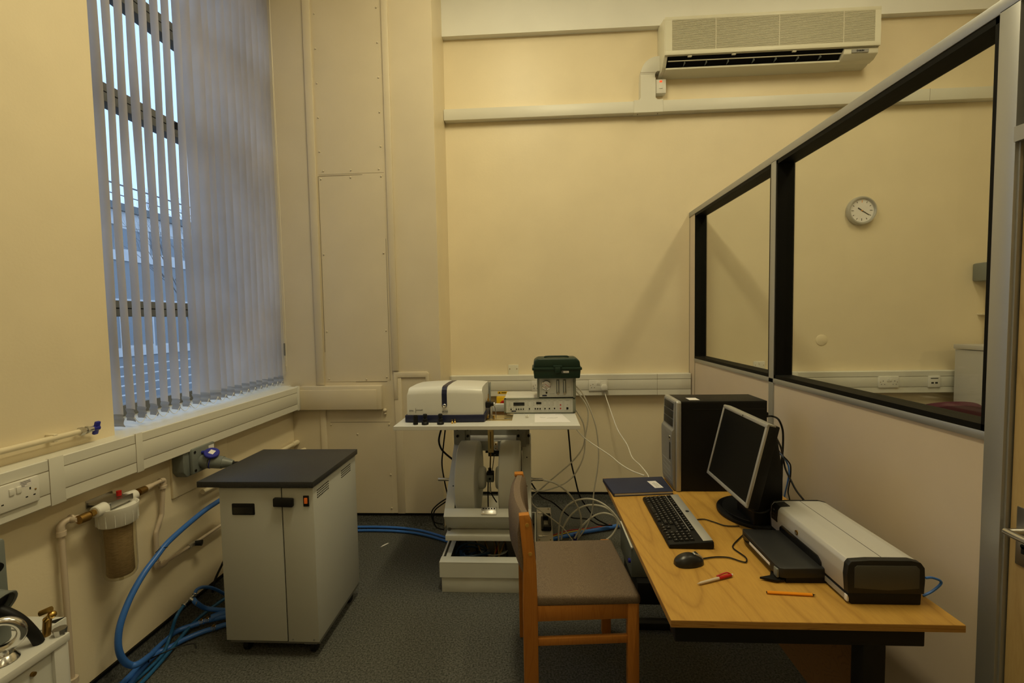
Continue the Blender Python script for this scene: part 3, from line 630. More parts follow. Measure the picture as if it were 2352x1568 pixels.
s3 = socket(2.66, 3.4795, .990, 'y', 'white double socket on the trunking behind the glass, left one')
dt = thing('data_outlet', (2.99, 3.4795, .99), 'white data outlet plate right of the double socket behind the glass', 'socket')
obj('faceplate', B((2.945, 3.470, .947), (3.032, 3.4805, 1.033), .004), 'white', dt)
obj('port', MB().box((2.965, 3.4693, .975), (2.983, 3.4702, .987)).box((2.993, 3.4693, .975), (3.011, 3.4702, .987)), 'black', dt)
obj('printed_line', MB().box((2.96, 3.4693, 1.012), (3.015, 3.4698, 1.018)), 'darkgrey', dt)
s5 = socket(1.737, 3.5395, 1.123, 'y', 'white single-height socket just above the trunking behind the smaller pane', w=.088, h=.06, outlets=(), switches=(0,))
bp = thing('blanking_plate', (-.178, 3.54, 1.108), 'cream blanking plate with two brass screws left of the toolbox', 'plate')
obj('plate', B((-.218, 3.531, 1.067), (-.137, 3.5395, 1.150), .002), 'acbody', bp)
for x in (-.206, -.149): obj('screw', MB().ball((x, 3.531, 1.117), .004, 8, 5), 'brassdark', bp)
obj('round_cover', MB().lathe((2.206, 3.54, 1.31), [(0, -.006), (.036, -.006), (.042, -.003), (.043, 0)], 28, 'y'), 'wall', label='round painted-over cover plate on the wall below the clock', cat='plate')
ck = thing('wall_clock', (2.47, 3.54, 2.28), 'round silver-rimmed wall clock seen through the large pane', 'clock')
obj('rim', MB().lathe((2.465, 3.54, 2.282), [(.100, 0), (.106, -.01), (.106, -.03), (.100, -.042), (.092, -.042), (.086, -.034), (.086, -.026)], 48, 'y'), 'silver', ck)
obj('dial', MB().cyl((2.465, 3.53, 2.282), (2.465, 3.513, 2.282), .088, n=48), 'paper', ck)
tk = MB()
for i in range(12):
    a = 2*math.pi*i/12; L_ = .016 if i % 3 == 0 else .010; c, s_ = math.sin(a), math.cos(a)
    W = Matrix.Translation((2.465, 3.5122, 2.282)) @ Matrix.Rotation(a, 4, 'Y')
    q = MB(); q.M = W; q.box((-.0017, -.0005, .074-L_), (.0017, .0004, .076)); 
    if i: tk.add([v for v in q.v], q.f)
    else: obj('twelve_mark', q, 'orange', ck)
obj('hour_marks', tk, 'black', ck)
for nm, ang, ln, wd, back in (('hour_hand', 305, .035, .004, .0), ('minute_hand', 123, .062, .003, .0)):
    q = MB(); q.M = Matrix.Translation((2.465, 3.5115, 2.282)) @ Matrix.Rotation(math.radians(ang), 4, 'Y'); q.box((-wd, -.0006, -.012), (wd, .0004, ln)); obj(nm, q, 'black', ck)
obj('centre_cap', MB().ball((2.465, 3.511, 2.282), .005, 8, 5), 'orange', ck)

def commando(base, label, right=False):
    pass
# blue industrial socket behind the glass
c2 = thing('industrial_socket', (3.38, 3.54, 1.75), 'grey industrial socket box with blue insert behind the glass', 'socket')
obj('box', B((3.292, 3.44, 1.735), (3.47, 3.5395, 1.87), .012), 'commando', c2)
obj('lid', B((3.36, 3.425, 1.74), (3.47, 3.445, 1.865), .006), 'commando', c2)
obj('insert', MB().cyl((3.43, 3.43, 1.81), (3.43, 3.36, 1.79), .036, .034), 'bluecap', c2)
obj('ring', MB().cyl((3.43, 3.43, 1.81), (3.43, 3.40, 1.80), .044), 'commando', c2)
obj('sticker', B((3.31, 3.4385, 1.745), (3.345, 3.4402, 1.762)), 'yellow', c2)
obj('gland', MB().cyl((3.385, 3.50, 1.735), (3.385, 3.50, 1.70), .022), 'white', c2)
obj('bracket', B((3.42, 3.52, 1.87), (3.45, 3.54, 1.92)), 'steel2', c2)
cd = thing('conduit', (3.38, 3.515, 1.07), 'cream vertical conduit below the industrial socket behind the glass', 'pipe')
obj('pipe', MB().tube([(3.385, 3.51, 1.71), (3.385, 3.51, 1.45), (3.378, 3.51, 1.07)], .013, 12), 'creampipe', cd)
obj('clip', B((3.34, 3.50, 1.485), (3.40, 3.54, 1.495)), 'creampipe', cd)
# =====================================================================
# left wall services
# =====================================================================
gt = thing('gas_tap', (-1.745, 1.6, 1.115), 'cream gas pipe ending in a tap with blue handle above the left trunking', 'tap')
obj('pipe', MB().tube([(-1.752, -1.0, 1.115), (-1.752, 1.60, 1.115)], .0105, 12, smooth=False), 'creampipe', gt)
obj('pipe_clip', MB().box((-1.78, 1.50, 1.10), (-1.745, 1.515, 1.13), .003), 'creampipe', gt)
obj('valve_body', MB().cyl((-1.752, 1.595, 1.115), (-1.752, 1.612, 1.115), .016, n=6).cyl((-1.752, 1.612, 1.115), (-1.750, 1.645, 1.115), .011).cyl((-1.752, 1.62, 1.115), (-1.752, 1.628, 1.115), .015, n=8), 'steel2', gt)
hd = obj('handle', MB().cyl((-1.75, 1.645, 1.115), (-1.748, 1.668, 1.115), .011, n=12), 'bluecap', gt)
m = MB(); m.M = Matrix.Translation((-1.748, 1.658, 1.115)) @ Matrix.Rotation(.3, 4, 'Y'); m.box((-.006, -.008, -.027), (.006, .01, .027), .003); obj('lever', m, 'bluecap', hd)
obj('clip', MB().box((-1.78, 1.625, 1.108), (-1.75, 1.64, 1.122)), 'steel2', gt)

wf = thing('water_filter', (-1.70, 1.675, .50), 'white-headed water filter with clear bowl and brown cartridge on the left wall', 'filter')
cy = 1.675; cx = -1.700
obj('head', MB().lathe((cx, cy, 0), [(.0, .79), (.060, .79), (.066, .797), (.070, .797), (.070, .785), (.067, .775), (.064, .727), (.060, .722), (.045, .72)], 36), 'white', wf)
rb = MB()
for i in range(14):
    a = 2*math.pi*i/14; rb.M = Matrix.Translation((cx, cy, .755)) @ Matrix.Rotation(a, 4, 'Z'); rb.box((.063, -.0009, -.028), (.0675, .0009, .018))
rb.M = None; obj('grip_rib', rb, 'white', wf, kind='stuff')
obj('port', MB().cyl((cx-.004, cy-.088, .803), (cx-.004, cy-.045, .803), .022, .025, 24, bev=.003), 'white', wf)
obj('port', MB().cyl((cx-.004, cy+.045, .803), (cx-.004, cy+.088, .803), .025, .022, 24, bev=.003), 'white', wf)
obj('port_web', MB().prism([(cy-.05, .785), (cy+.05, .785), (cy+.04, .812), (cy-.04, .812)], 'x', cx-.012, cx+.006), 'white', wf)
obj('bracket', MB().box((-1.78, cy-.05, .80), (-1.776, cy+.06, .83)).prism([(cy-.045, .812), (cy+.05, .812), (cy+.05, .822), (cy-.045, .822)], 'x', -1.778, -1.678).box((-1.681, cy-.045, .800), (-1.677, cy+.05, .824)), 'steel2', wf)
obj('release_button', MB().cyl((cx-.01, cy+.022, .825), (cx-.01, cy+.022, .845), .009, n=14), 'red', wf)
obj('bowl', MB().lathe((cx, cy, 0), [(.056, .725), (.056, .54), (.053, .515), (.045, .502), (.02, .496), (0, .496)], 36), 'bowl', wf)
obj('drain_plug', MB().cyl((cx, cy, .497), (cx, cy, .484), .007, n=12), 'bowl', wf)
obj('cartridge', MB().lathe((cx, cy, 0), [(0, .72), (.045, .72), (.046, .715), (.044, .62), (.045, .52), (.04, .512), (0, .512)], 36), 'cart', wf)
obj('brass_fitting', MB().cyl((cx-.004, cy-.112, .802), (cx-.004, cy-.086, .803), .010, .012, 6).cyl((cx-.006, cy-.145, .80), (cx-.004, cy-.112, .80), .0165, .0175, 16), 'brassdark', wf)
obj('brass_nut', MB().cyl((cx-.004, cy-.105, .803), (cx-.004, cy-.084, .803), .013, n=6), 'brass', wf)
obj('brass_fitting', MB().cyl((cx-.004, cy+.086, .803), (cx-.012, cy+.11, .803), .011, .010, 6).cyl((cx-.012, cy+.108, .803), (cx-.02, cy+.15, .80), .017, .016, 16), 'brassdark', wf)
wp = thing('water_pipe', (-1.745, 1.50, .2), 'pinkish painted water pipe dropping from the left side of the filter', 'pipe')
obj('pipe', MB().tube([(-1.752, 1.508, .15), (-1.752, 1.508, .765)], .0092, 12, smooth=False), 'pinkwhite', wp)
obj('elbow', MB().tube([(-1.752, 1.508, .76), (-1.752, 1.508, .785), (-1.75, 1.518, .798), (-1.746, 1.54, .80)], .0122, 12).cyl((-1.752, 1.508, .75), (-1.752, 1.508, .768), .0145).ring((-1.7455, 1.54, .80), (0, 1, 0), .012, .005, 16, 8), 'pinkwhite', wp)
obj('reducer', MB().cyl((-1.746, 1.535, .80), (-1.712, 1.585-.055+.003, .80), .0095).cyl((-1.735, 1.515+.03, .80), (-1.706, 1.575-.02, .80), .0105, .014), 'pinkwhite', wp)
obj('collar', MB().cyl((-1.752, 1.508, .185), (-1.752, 1.508, .205), .019), 'pinkwhite', wp)
wq = thing('water_pipe', (-1.745, 1.9, .4), 'pinkish painted water pipe with kink and stop valve right of the filter', 'pipe')
obj('pipe', MB().tube([(-1.722, 1.825, .80), (-1.732, 1.87, .798), (-1.748, 1.945, .795)], .0095, 12, r1=.009), 'pinkwhite', wq)
obj('sleeve', MB().cyl((-1.72, 1.825, .80), (-1.733, 1.872, .798), .0145, .011), 'pinkwhite', wq)
obj('elbow', MB().tube([(-1.748, 1.935, .796), (-1.75, 1.955, .792), (-1.752, 1.958, .775), (-1.752, 1.956, .755)], .013, 12).cyl((-1.752, 1.956, .755), (-1.752, 1.956, .768), .016), 'pinkwhite', wq)
obj('drop_pipe', MB().tube([(-1.752, 1.956, .76), (-1.757, 1.948, .65), (-1.757, 1.942, .625), (-1.757, 1.915, .575), (-1.757, 1.908, .55), (-1.757, 1.905, .42)], .0095, 12), 'pinkwhite', wq)
obj('elbow', MB().tube([(-1.757, 1.905, .43), (-1.757, 1.907, .408), (-1.757, 1.925, .40), (-1.757, 1.95, .401)], .013, 12), 'pinkwhite', wq)
obj('lower_pipe', MB().tube([(-1.757, 1.94, .401), (-1.757, 2.09, .402), (-1.757, 3.0, .405)], .008, 12, smooth=False), 'pinkwhite', wq)
vv = obj('stop_valve', MB().cyl((-1.757, 2.09, .402), (-1.757, 2.12, .402), .013, n=6).cyl((-1.757, 2.12, .402), (-1.757, 2.15, .402), .010), 'steel2', wq)
obj('valve_knob', MB().cyl((-1.757, 2.13, .40), (-1.725, 2.14, .398), .012, .015, 10), 'black', vv)
w3 = thing('wall_pipe', (-1.75, 3.1, .63), 'cream pipe run turning into the corner above the black-topped cabinet', 'pipe')
obj('pipe', MB().tube([(-1.755, 2.2, .64), (-1.755, 3.05, .64), (-1.75, 3.09, .64)], .013, 12, smooth=False), 'creampipe', w3)
obj('elbow', MB().tube([(-1.755, 3.07, .64), (-1.755, 3.10, .64), (-1.755, 3.135, .64)], .018, 12), 'creampipe', w3)
obj('lower_stub', MB().tube([(-1.74, 3.0, .585), (-1.72, 3.08, .585), (-1.70, 3.134, .585)], .015, 12), 'creampipe', w3)

bd = obj('mounting_board', B((-1.785, 2.03, .672), (-1.768, 2.42, .91), .003), 'wall', label='cream board on the left wall behind the industrial socket', cat='board')
cs = thing('industrial_socket', (-1.77, 2.11, .83), 'grey industrial socket with blue lid above the black-topped cabinet', 'socket')
obj('box', MB().prism([(2.03, .80), (2.05, .772), (2.215, .772), (2.222, .78), (2.222, .905), (2.215, .91), (2.04, .91), (2.03, .90)], 'x', -1.768, -1.708, .006), 'commando', cs)
obj('cover', B((-1.712, 2.065, .778), (-1.690, 2.222, .905), .008), 'commando', cs)
for y, z in ((2.082, .886), (2.082, .795)): obj('screw_well', MB().cyl((-1.6925, y, z), (-1.688, y, z), .007, n=12), 'black', cs)
obj('rating_sticker', B((-1.6905, 2.175, .862), (-1.6892, 2.212, .893)), 'paper', cs)
obj('shroud', MB().cyl((-1.70, 2.135, .828), (-1.655, 2.140, .822), .036, .035, 24), 'commando', cs)
lidm = MB(); lidm.M = Matrix.Translation((-1.640, 2.130, .868)) @ Matrix.Rotation(math.radians(24), 4, 'X') @ Matrix.Rotation(math.radians(24), 4, 'Y')
lidm.cyl((0, 0, -.007), (0, 0, .007), .034, .034, 28, bev=.003); lid = obj('lid', lidm, 'bluecap', cs)
q = MB(); q.M = lidm.M; q.box((-.012, -.012, .0068), (.012, .014, .0078)); obj('lid_label', q, 'paper', lid)
obj('lid_hinge', MB().cyl((-1.69, 2.13, .872), (-1.66, 2.13, .874), .008), 'bluecap', cs)
pg = thing('industrial_plug', (-1.6, 2.16, .80), 'grey cable plug pushed into the blue-lidded socket', 'plug')
obj('body', MB().cyl((-1.655, 2.140, .822), (-1.60, 2.152, .812), .0335, .031, 24).cyl((-1.60, 2.152, .812), (-1.555, 2.163, .804), .029, .016, 24), 'commando', pg)
obj('ring', MB().ring((-1.652, 2.141, .8215), (.055, .017, -.013), .0335, .0028, 28, 6), 'bluecap', pg)
obj('cable', MB().tube([(-1.556, 2.163, .806), (-1.52, 2.20, .79), (-1.50, 2.38, .70), (-1.52, 2.42, .4), (-1.6, 2.43, .15), (-1.62, 2.44, .02)], .0085, 8), 'black', pg)

# =====================================================================
# wheeled cabinet with black top
# =====================================================================
cb = thing('wheeled_cabinet', (-1.2, 2.12, 0), 'light grey wheeled equipment cabinet with charcoal overhanging top', 'cabinet')
x0, x1, y0, y1, z0, z1 = -1.424, -.992, 1.882, 2.345, .078, .79
obj('body', B((x0, y0+.006, z0), (x1, y1, z1), .004), 'chiller', cb)
fd = obj('front_door', B((x0, y0-.002, z0+.002), (-1.139, y0+.008, z1-.004), .002), 'chiller', cb)
fp = obj('side_panel', B((-1.134, y0-.002, z0), (x1, y0+.008, z1-.004), .002), 'chiller', cb)
obj('gap', B((-1.1395, y0+.004, z0), (-1.1335, y0+.0066, z1)), 'black', cb)
obj('base_skirt', B((x0+.01, y0+.01, .062), (x1-.004, y1-.005, z0+.012)), 'frame', cb)
q = obj('recessed_handle', MB().prism([(-1.366, .664), (-1.262, .664), (-1.262, .716), (-1.366, .716)], 'y', y0-.006, y0, .004), 'black', fd)
obj('handle_hollow', B((-1.36, y0-.0068, .67), (-1.268, y0-.004, .70)), 'blackgloss', fd)
obj('door_latch', MB().prism([(-1.166, .708), (-1.078, .706), (-1.078, .744), (-1.166, .747)], 'y', y0-.024, y0-.004, .005), 'black', cb)
obj('switch_frame', B((-1.037, y0-.006, .704), (-1.011, y0-.001, .753), .002), 'black', fp)
obj('power_rocker', B((-1.031, y0-.010, .718), (-1.017, y0-.004, .744), .002), 'amber', fp)
for x in (-1.112, -1.015): obj('screw', MB().cyl((x, y0-.0045, .09), (x, y0-.001, .09), .004, n=10), 'steel2', fp)
obj('worktop', B((-1.512, 1.862, .794), (-.982, 2.352, .821), .002), 'chillertop', cb)
vt = MB()
for grp in (1.915, 2.165):
    for r_ in range(4):
        for c_ in range(8):
            y = grp+c_*.0145+ (0 if grp < 2 else 0); z = .727+r_*.011
            vt.box((x1-.001, y, z+.002*c_/8), (x1+.0008, y+.010, z+.0045+.002*c_/8))
obj('vent_slots', vt, 'gasket', cb, kind='stuff')
for x, y in ((-1.36, 1.93), (-1.04, 1.925), (-1.03, 2.28), (-1.37, 2.28)):
    c = obj('caster', MB().box((x-.03, y-.03, .058), (x+.03, y+.03, .064)).cyl((x, y, .05), (x, y, .062), .018), 'steel2', cb)
    obj('wheel', MB().cyl((x-.012, y+.008, .027), (x+.012, y+.008, .027), .027, n=20, bev=.003), 'black', c)

# =====================================================================
# hoses by the left wall
# =====================================================================
def hose(name, key, r, m, label, cat='hose', group=None, n=10):
    return obj(name, MB().tube(P[key], r, n, 5), m, label=label, cat=cat, group=group)
hose('water_hose', 'H1', .0125, 'blue', 'thick blue hose arching down the left wall from behind the cabinet')
hose('water_hose', 'H2', .0125, 'blue', 'thick blue hose on the floor crossing in front, clamped near the cabinet')
hose('water_hose', 'H3', .0115, 'blue', 'blue hose lying on the carpet nearest the middle of the room')
hose('thin_hose', 'H4', .0075, 'teal', 'thin teal hose rising along the skirting to the tee fitting')
hose('thin_hose', 'H5', .008, 'blue', 'small blue hose looping from the top of the tee fitting')
hose('water_hose', 'H5b', .011, 'blue', 'short blue hose curving from the tee fitting to the cabinet')
hose('thin_hose', 'H6', .0085, 'teal', 'teal hose on the floor between the thick hoses and the wall')
tf = thing('tee_fitting', P['tee'][0], 'steel tee fitting joining the blue hoses at the skirting', 'fitting')
obj('body', MB().cyl(P['tee'][0], P['tee'][1], .006, n=10).cyl(P['tee'][2], P['H5b'][1], .007, n=10), 'steel2', tf)
for p_, d_ in ((P['tee'][0], (0, 1, .3)), (P['tee'][1], (0, 1, .3)), (P['H5b'][1], (.6, .4, -.2))): obj('clamp', MB().ring(p_, d_, .0095, .003, 14, 6), 'steel2', tf)
for i, (p_, d_, l_) in enumerate(((P['H2'][9], (1, .25, 0), 'steel hose clamp on the thick front hose, left one of the pair'), (P['H2'][10], (1, .25, 0), 'steel hose clamp on the thick front hose, next to the cabinet'), (P['H3'][8], (1, .3, 0), 'steel hose clamp on the floor hose nearest the middle of the room'))):
    t = thing('hose_clamp', p_, l_, 'clamp')
    d = Vector(d_).normalized()
    m = MB()
    for k in (-.008, .0, .008): m.ring(Vector(p_)+d*k, d_, .0125 if i < 2 else .0115, .0022, 16, 6)
    obj('band', m, 'steel', t)
    obj('screw', MB().box(Vector(p_)+Vector((-.006, -.005, .011)), Vector(p_)+Vector((.006, .007, .019)), .002), 'brassdark', t)
hc = thing('hose_coupling', P['H2'][11], 'wide blue hose end emerging from behind the cabinet', 'hose')
obj('sleeve', MB().tube([(-1.655, 2.085, .035), (-1.60, 2.12, .04), (-1.45, 2.17, .05)], .018, 12), 'blue', hc)
obj('cable_tie', MB().ring(P['H1'][5], (-.1, -.4, -1), .0135, .0016, 18, 6).tube([Vector(P['H1'][5])+Vector((.0, -.012, .006)), Vector(P['H1'][5])+Vector((0, -.045, -.002))], .0015, 5, smooth=False), 'black', label='black cable tie round the hose high on the wall', cat='cable tie')
obj('cable_tie', MB().ring(P['tieB'][0], (.5, .6, 0), .016, .0018, 18, 6).tube([Vector(P['tieB'][0])+Vector((.01, 0, 0)), (-1.69, 1.83, .05), (-1.65, 1.87, .05), (-1.60, 1.90, .045), (-1.58, 1.89, .03)], .003, 6), 'black', label='black cable tie with long tail bundling the floor hoses', cat='cable tie')
hose('black_cable', 'blk', .006, 'black', 'black cable dropping beside the wheeled cabinet to the skirting', 'cable')

# =====================================================================
# low cabinet in the lower left corner and what stands on it
# =====================================================================
lc = thing('low_cabinet', (-1.57, .9, 0), 'pale grey low steel cabinet in the bottom left corner', 'cabinet')
obj('top', B((-1.77, .35, .586), (-1.398, 1.208, .611), .003), 'bench', lc)
obj('frame_post', B((-1.43, 1.165, 0), (-1.402, 1.20, .586), .002), 'bench', lc)
obj('frame_post', B((-1.43, .36, 0), (-1.402, .395, .586), .002), 'bench', lc)
obj('side_panel', B((-1.76, .37, .03), (-1.412, 1.19, .58)), 'magnet', lc)
obj('lock_stud', MB().cyl((-1.4125, 1.115, .556), (-1.404, 1.115, .556), .006, n=12), 'brassdark', lc)
rb_ = obj('rear_box', B((-1.62, 1.212, 0), (-1.478, 1.27, .612), .002), 'bench', label='pale narrow metal box behind the low cabinet', cat='box')
obj('corner_plate', MB().prism([(-1.515, 1.2405), (-1.482, 1.2405), (-1.482, 1.268)], 'z', .612, .6135), 'black', rb_)
eb = thing('eye_bolt', (-1.47, 1.11, .611), 'shiny steel lifting eye bolt standing on the low cabinet', 'eye bolt')
m = MB(); m.M = Matrix.Translation((-1.458, 1.085, .688)) @ Matrix.Rotation(math.radians(38), 4, 'Z') @ Matrix.Rotation(math.radians(12), 4, 'Y')
m.ring((0, 0, 0), (0, 1, .15), .042, .0115, 36, 12); obj('ring', m, 'steel', eb)
obj('collar', MB().cyl((-1.462, 1.09, .611), (-1.462, 1.09, .632), .034, .026, 24, bev=.003).cyl((-1.462, 1.09, .63), (-1.460, 1.088, .648), .016, .014), 'steel', eb)
ic = thing('cable_connector', (-1.6, 1.13, .611), 'grey industrial connector with flared end at the left edge', 'connector')
obj('post', B((-1.62, 1.12, .612), (-1.535, 1.175, .915), .01), 'commando', ic)
obj('black_grommet', MB().cyl((-1.545, 1.13, .86), (-1.505, 1.125, .85), .016, n=16), 'black', ic)
obj('flare', MB().tube([(-1.60, 1.10, .785), (-1.54, 1.11, .757)], .035, 24, smooth=False, cap=True, r1=.042).tube([(-1.54, 1.11, .757), (-1.505, 1.115, .738)], .042, 24, smooth=False, cap=False, r1=.050).ring((-1.503, 1.115, .737), (.035, .005, -.019), .050, .0035, 28, 6), 'commando', ic)
obj('dark_bore', MB().cyl((-1.54, 1.11, .757), (-1.515, 1.113, .744), .040, .043, 24), 'black', ic)
obj('cable', MB().tube([(-1.55, 1.11, .75), (-1.50, 1.12, .735), (-1.465, 1.135, .70), (-1.445, 1.15, .65), (-1.44, 1.16, .613)], .013, 12), 'black', ic)
bf = thing('brass_fitting', (-1.437, 1.19, .611), 'small stacked brass pipe fitting behind the eye bolt', 'fitting')
obj('body', MB().cyl((-1.447, 1.185, .66), (-1.43, 1.193, .68), .007, n=10).cyl((-1.455, 1.18, .684), (-1.43, 1.19, .693), .008, n=8).ball((-1.43, 1.19, .675), .011, 10, 7), 'brass', bf)
obj('cone', MB().cyl((-1.452, 1.19, .611), (-1.445, 1.19, .665), .010, n=10), 'brassdark', bf)
obj('base', MB().cyl((-1.415, 1.195, .611), (-1.415, 1.195, .63), .014, .017, 8), 'steel2', bf)

# =====================================================================
# electromagnet on its base
# =====================================================================
mg = thing('electromagnet', (-.28, 2.7, 0), 'large grey laboratory electromagnet with two coils on a stepped base', 'magnet')
obj('plinth', B((-.541, 2.382, 0), (-.020, 3.02, .088), .002), 'magnet', mg)
obj('seam', B((-.54, 2.380, .086), (-.021, 3.0, .090)), 'magdark', mg)
obj('tray', MB().box((-.550, 2.375, .089), (-.012, 2.385, .172)).box((-.550, 2.3855, .089), (-.540, 3.0195, .172)).box((-.022, 2.3855, .089), (-.012, 3.0195, .172)).box((-.55, 3.02, .089), (-.012, 3.03, .172))
    .box((-.5505, 2.3745, .1722), (-.0115, 2.435, .176)).box((-.525, 2.435, .1722), (-.498, 3.0, .176)).box((-.066, 2.435, .1722), (-.040, 3.0, .176)), 'magnet', mg)
obj('tray_floor', B((-.54, 2.385, .089), (-.022, 3.02, .093)), 'magdark', mg)
obj('platform', B((-.528, 2.445, .262), (-.040, 3.02, .292), .002), 'magnet', mg)
for x in (-.52, -.078): obj('support_leg', B((x, 2.62, .093), (x+.03, 3.0, .262)), 'magdark', mg)
P0 = Vector((-.2845, 2.425, .410)); uu = Vector((0, .769, .639)); nn = Vector((0, -.639, .769))
YM = Matrix(((1, 0, 0, P0.x), (0, uu.y, nn.y, P0.y), (0, uu.z, nn.z, P0.z), (0, 0, 0, 1)))   # local: x, s, height over plane
def yb(a, b, bev=.002):
    m = MB(); m.M = YM; m.box(a, b, bev); return m
yk = obj('yoke', yb((-.247, 0, -.145), (.247, .052, 0)), 'magnet', mg)
obj('yoke_side', yb((-.247, .0515, -.11), (-.192, .507, 0)), 'magnet', mg)
obj('yoke_side', yb((.192, .0515, -.11), (.247, .507, 0)), 'magnet', mg)
obj('yoke_top', yb((-.247, .506, -.11), (.247, .566, 0)), 'magnet', mg)
for x in (-.215, .222):
    for s_ in (.19, .385):
        m = MB(); m.M = YM; m.cyl((x, s_, -.001), (x, s_, .0012), .004, n=10); obj('bolt_hole', m, 'black', mg)
AX = P0+uu*.278-nn*.055
ax = (AX.y, AX.z)
for sx, a, b in ((-1, -.189, -.070), (1, .062, .186)):
    obj('coil', MB().lathe((P0.x, AX.y, AX.z), [(0, a), (.215, a), (.223, a+.006), (.223, b-.006), (.215, b), (0, b)], 72, 'x'), 'magnet', mg)
obj('pole_cap', MB().lathe((P0.x, AX.y, AX.z), [(.03, -.07), (.066, -.07), (.068, -.066), (.068, -.045), (.060, -.034), (.055, -.031), (0, -.031)], 40, 'x'), 'magnet', mg)
obj('pole_cap', MB().lathe((P0.x, AX.y, AX.z), [(.03, .063), (.066, .063), (.068, .06), (.068, .042), (.060, .033), (.055, .031), (0, .031)], 40, 'x'), 'magnet', mg)
for a, b in ((-.325, -.24), (.24, .318)):
    obj('axle_stub', MB().lathe((P0.x, AX.y-.01, AX.z-.008), [(0, a), (.0085, a), (.0095, a+.002), (.0095, b-.002), (.0095, b)], 16, 'x'), 'steel2', mg)
obj('axle_collar', MB().lathe((P0.x, AX.y-.01, AX.z-.008), [(.0, .246), (.014, .246), (.014, .256), (0, .256)], 16, 'x'), 'steel2', mg)
obj('gusset', MB().prism([(2.50, .29), (2.99, .29), (2.99, .60), (2.93, .68), (2.53, .335)], 'x', -.524, -.510), 'magdark', mg)
obj('gusset', MB().prism([(2.50, .29), (2.99, .29), (2.99, .60), (2.93, .68), (2.53, .335)], 'x', -.060, -.045), 'magdark', mg)
bk = MB(); bk.M = YM; bk.box((-.035, .012, 0.0), (.052, .058, .006), .003)
bk = obj('steel_bracket', bk, 'steel2', mg)
for i in range(5): m = MB(); m.M = YM; m.cyl((-.023+i*.0155, .047, .0055), (-.023+i*.0155, .047, .0068), .0042, n=10); obj('hole', m, 'black', bk)
for i in (0, 1): m = MB(); m.M = YM; m.cyl((-.022+i*.058, .026, .0055), (-.022+i*.058, .026, .0072), .005, n=10); obj('screw', m, 'steel', bk)
# rear dark box between the coils and slotted strip
obj('rear_box', B((-.345, 2.93, .62), (-.225, 3.0, .85)), 'magdark', mg)
st = obj('slotted_strip', B((-.325, 2.92, .60), (-.20, 2.925, .622)), 'magdark', mg)
obj('slot_holes', MB().box((-.312, 2.918, .609), (-.302, 2.921, .614)).box((-.285, 2.918, .609), (-.275, 2.921, .614)).box((-.258, 2.918, .609), (-.248, 2.921, .614)).box((-.231, 2.918, .609), (-.221, 2.921, .614)), 'steel', st)
# bench resting on posts over the magnet
bn = thing('instrument_bench', (-.267, 2.55, .93), 'pale grey laminate bench top carried on posts above the magnet', 'bench')
obj('top', MB().prism([(-.762, 2.302), (.228, 2.302), (.228, 2.86), (-.135, 2.86), (-.135, 2.425), (-.372, 2.425), (-.372, 2.80), (-.762, 2.80)], 'z', .936, .9565, .0012, 1), 'bench', bn)
for x in (-.487, -.098):
    obj('post', B((x, 2.78, .70), (x+.03, 2.80, .937)), 'poststeel', bn)
    for dx in (-.018, .048):
        for z in (.775, .82): obj('bolt', MB().cyl((x+dx, 2.778, z), (x+dx, 2.79, z), .0085, n=8), 'black', bn)
for x0_, x1_ in ((-.53, -.425), (-.13, -.045)): obj('post_plate', B((x0_, 2.79, .72), (x1_, 2.80, .835)), 'poststeel', bn)
obj('cross_bar', B((-.53, 2.80, .775), (-.045, 2.815, .832)), 'poststeel', bn)
pb = thing('microwave_probe', (-.285, 2.62, .45), 'gold tube and thin rod holding a black cavity between the magnet coils', 'probe')
obj('waveguide', MB().box((-.286, 2.56, .735), (-.253, 2.59, .937), .002), 'gold', pb)
obj('waveguide_slot', B((-.2715, 2.5585, .76), (-.2685, 2.561, .86)), 'gasket', pb)
obj('bracket', MB().box((-.250, 2.552, .75), (-.228, 2.577, .80), .002), 'steel', pb)
obj('bracket_screws', MB().cyl((-.239, 2.550, .788), (-.239, 2.553, .788), .005, n=10).cyl((-.239, 2.550, .762), (-.239, 2.553, .762), .004, n=10), 'brassdark', pb)
obj('rod', MB().cyl((-.272, 2.575, .74), (-.287, 2.66, .60), .0042, n=10), 'brassdark', pb)
obj('thin_cable', MB().tube([(-.250, 2.57, .75), (-.258, 2.60, .68), (-.272, 2.64, .60)], .0025, 6), 'black', pb)
cv = obj('cavity', MB().box((-.309, 2.645, .525), (-.265, 2.69, .585), .004).cyl((-.288, 2.66, .58), (-.288, 2.655, .61), .010), 'black', pb)
obj('cavity_window', B((-.307, 2.6425, .528), (-.268, 2.646, .570), .001), 'commando', cv)
obj('window_hole', MB().cyl((-.288, 2.6405, .549), (-.288, 2.643, .549), .007, n=12), 'black', cv)
obj('lower_post', MB().cyl((-.288, 2.66, .525), (-.288, 2.655, .49), .004, n=8).cyl((-.288, 2.655, .492), (-.286, 2.65, .462), .006, n=10), 'steel', pb)
obj('lower_cable', MB().tube([(-.300, 2.66, .53), (-.305, 2.68, .45), (-.308, 2.70, .35)], .004, 6), 'black', pb)
obj('lower_cable', MB().tube([(-.286, 2.655, .465), (-.275, 2.67, .43), (-.255, 2.70, .38)], .004, 6), 'black', pb)

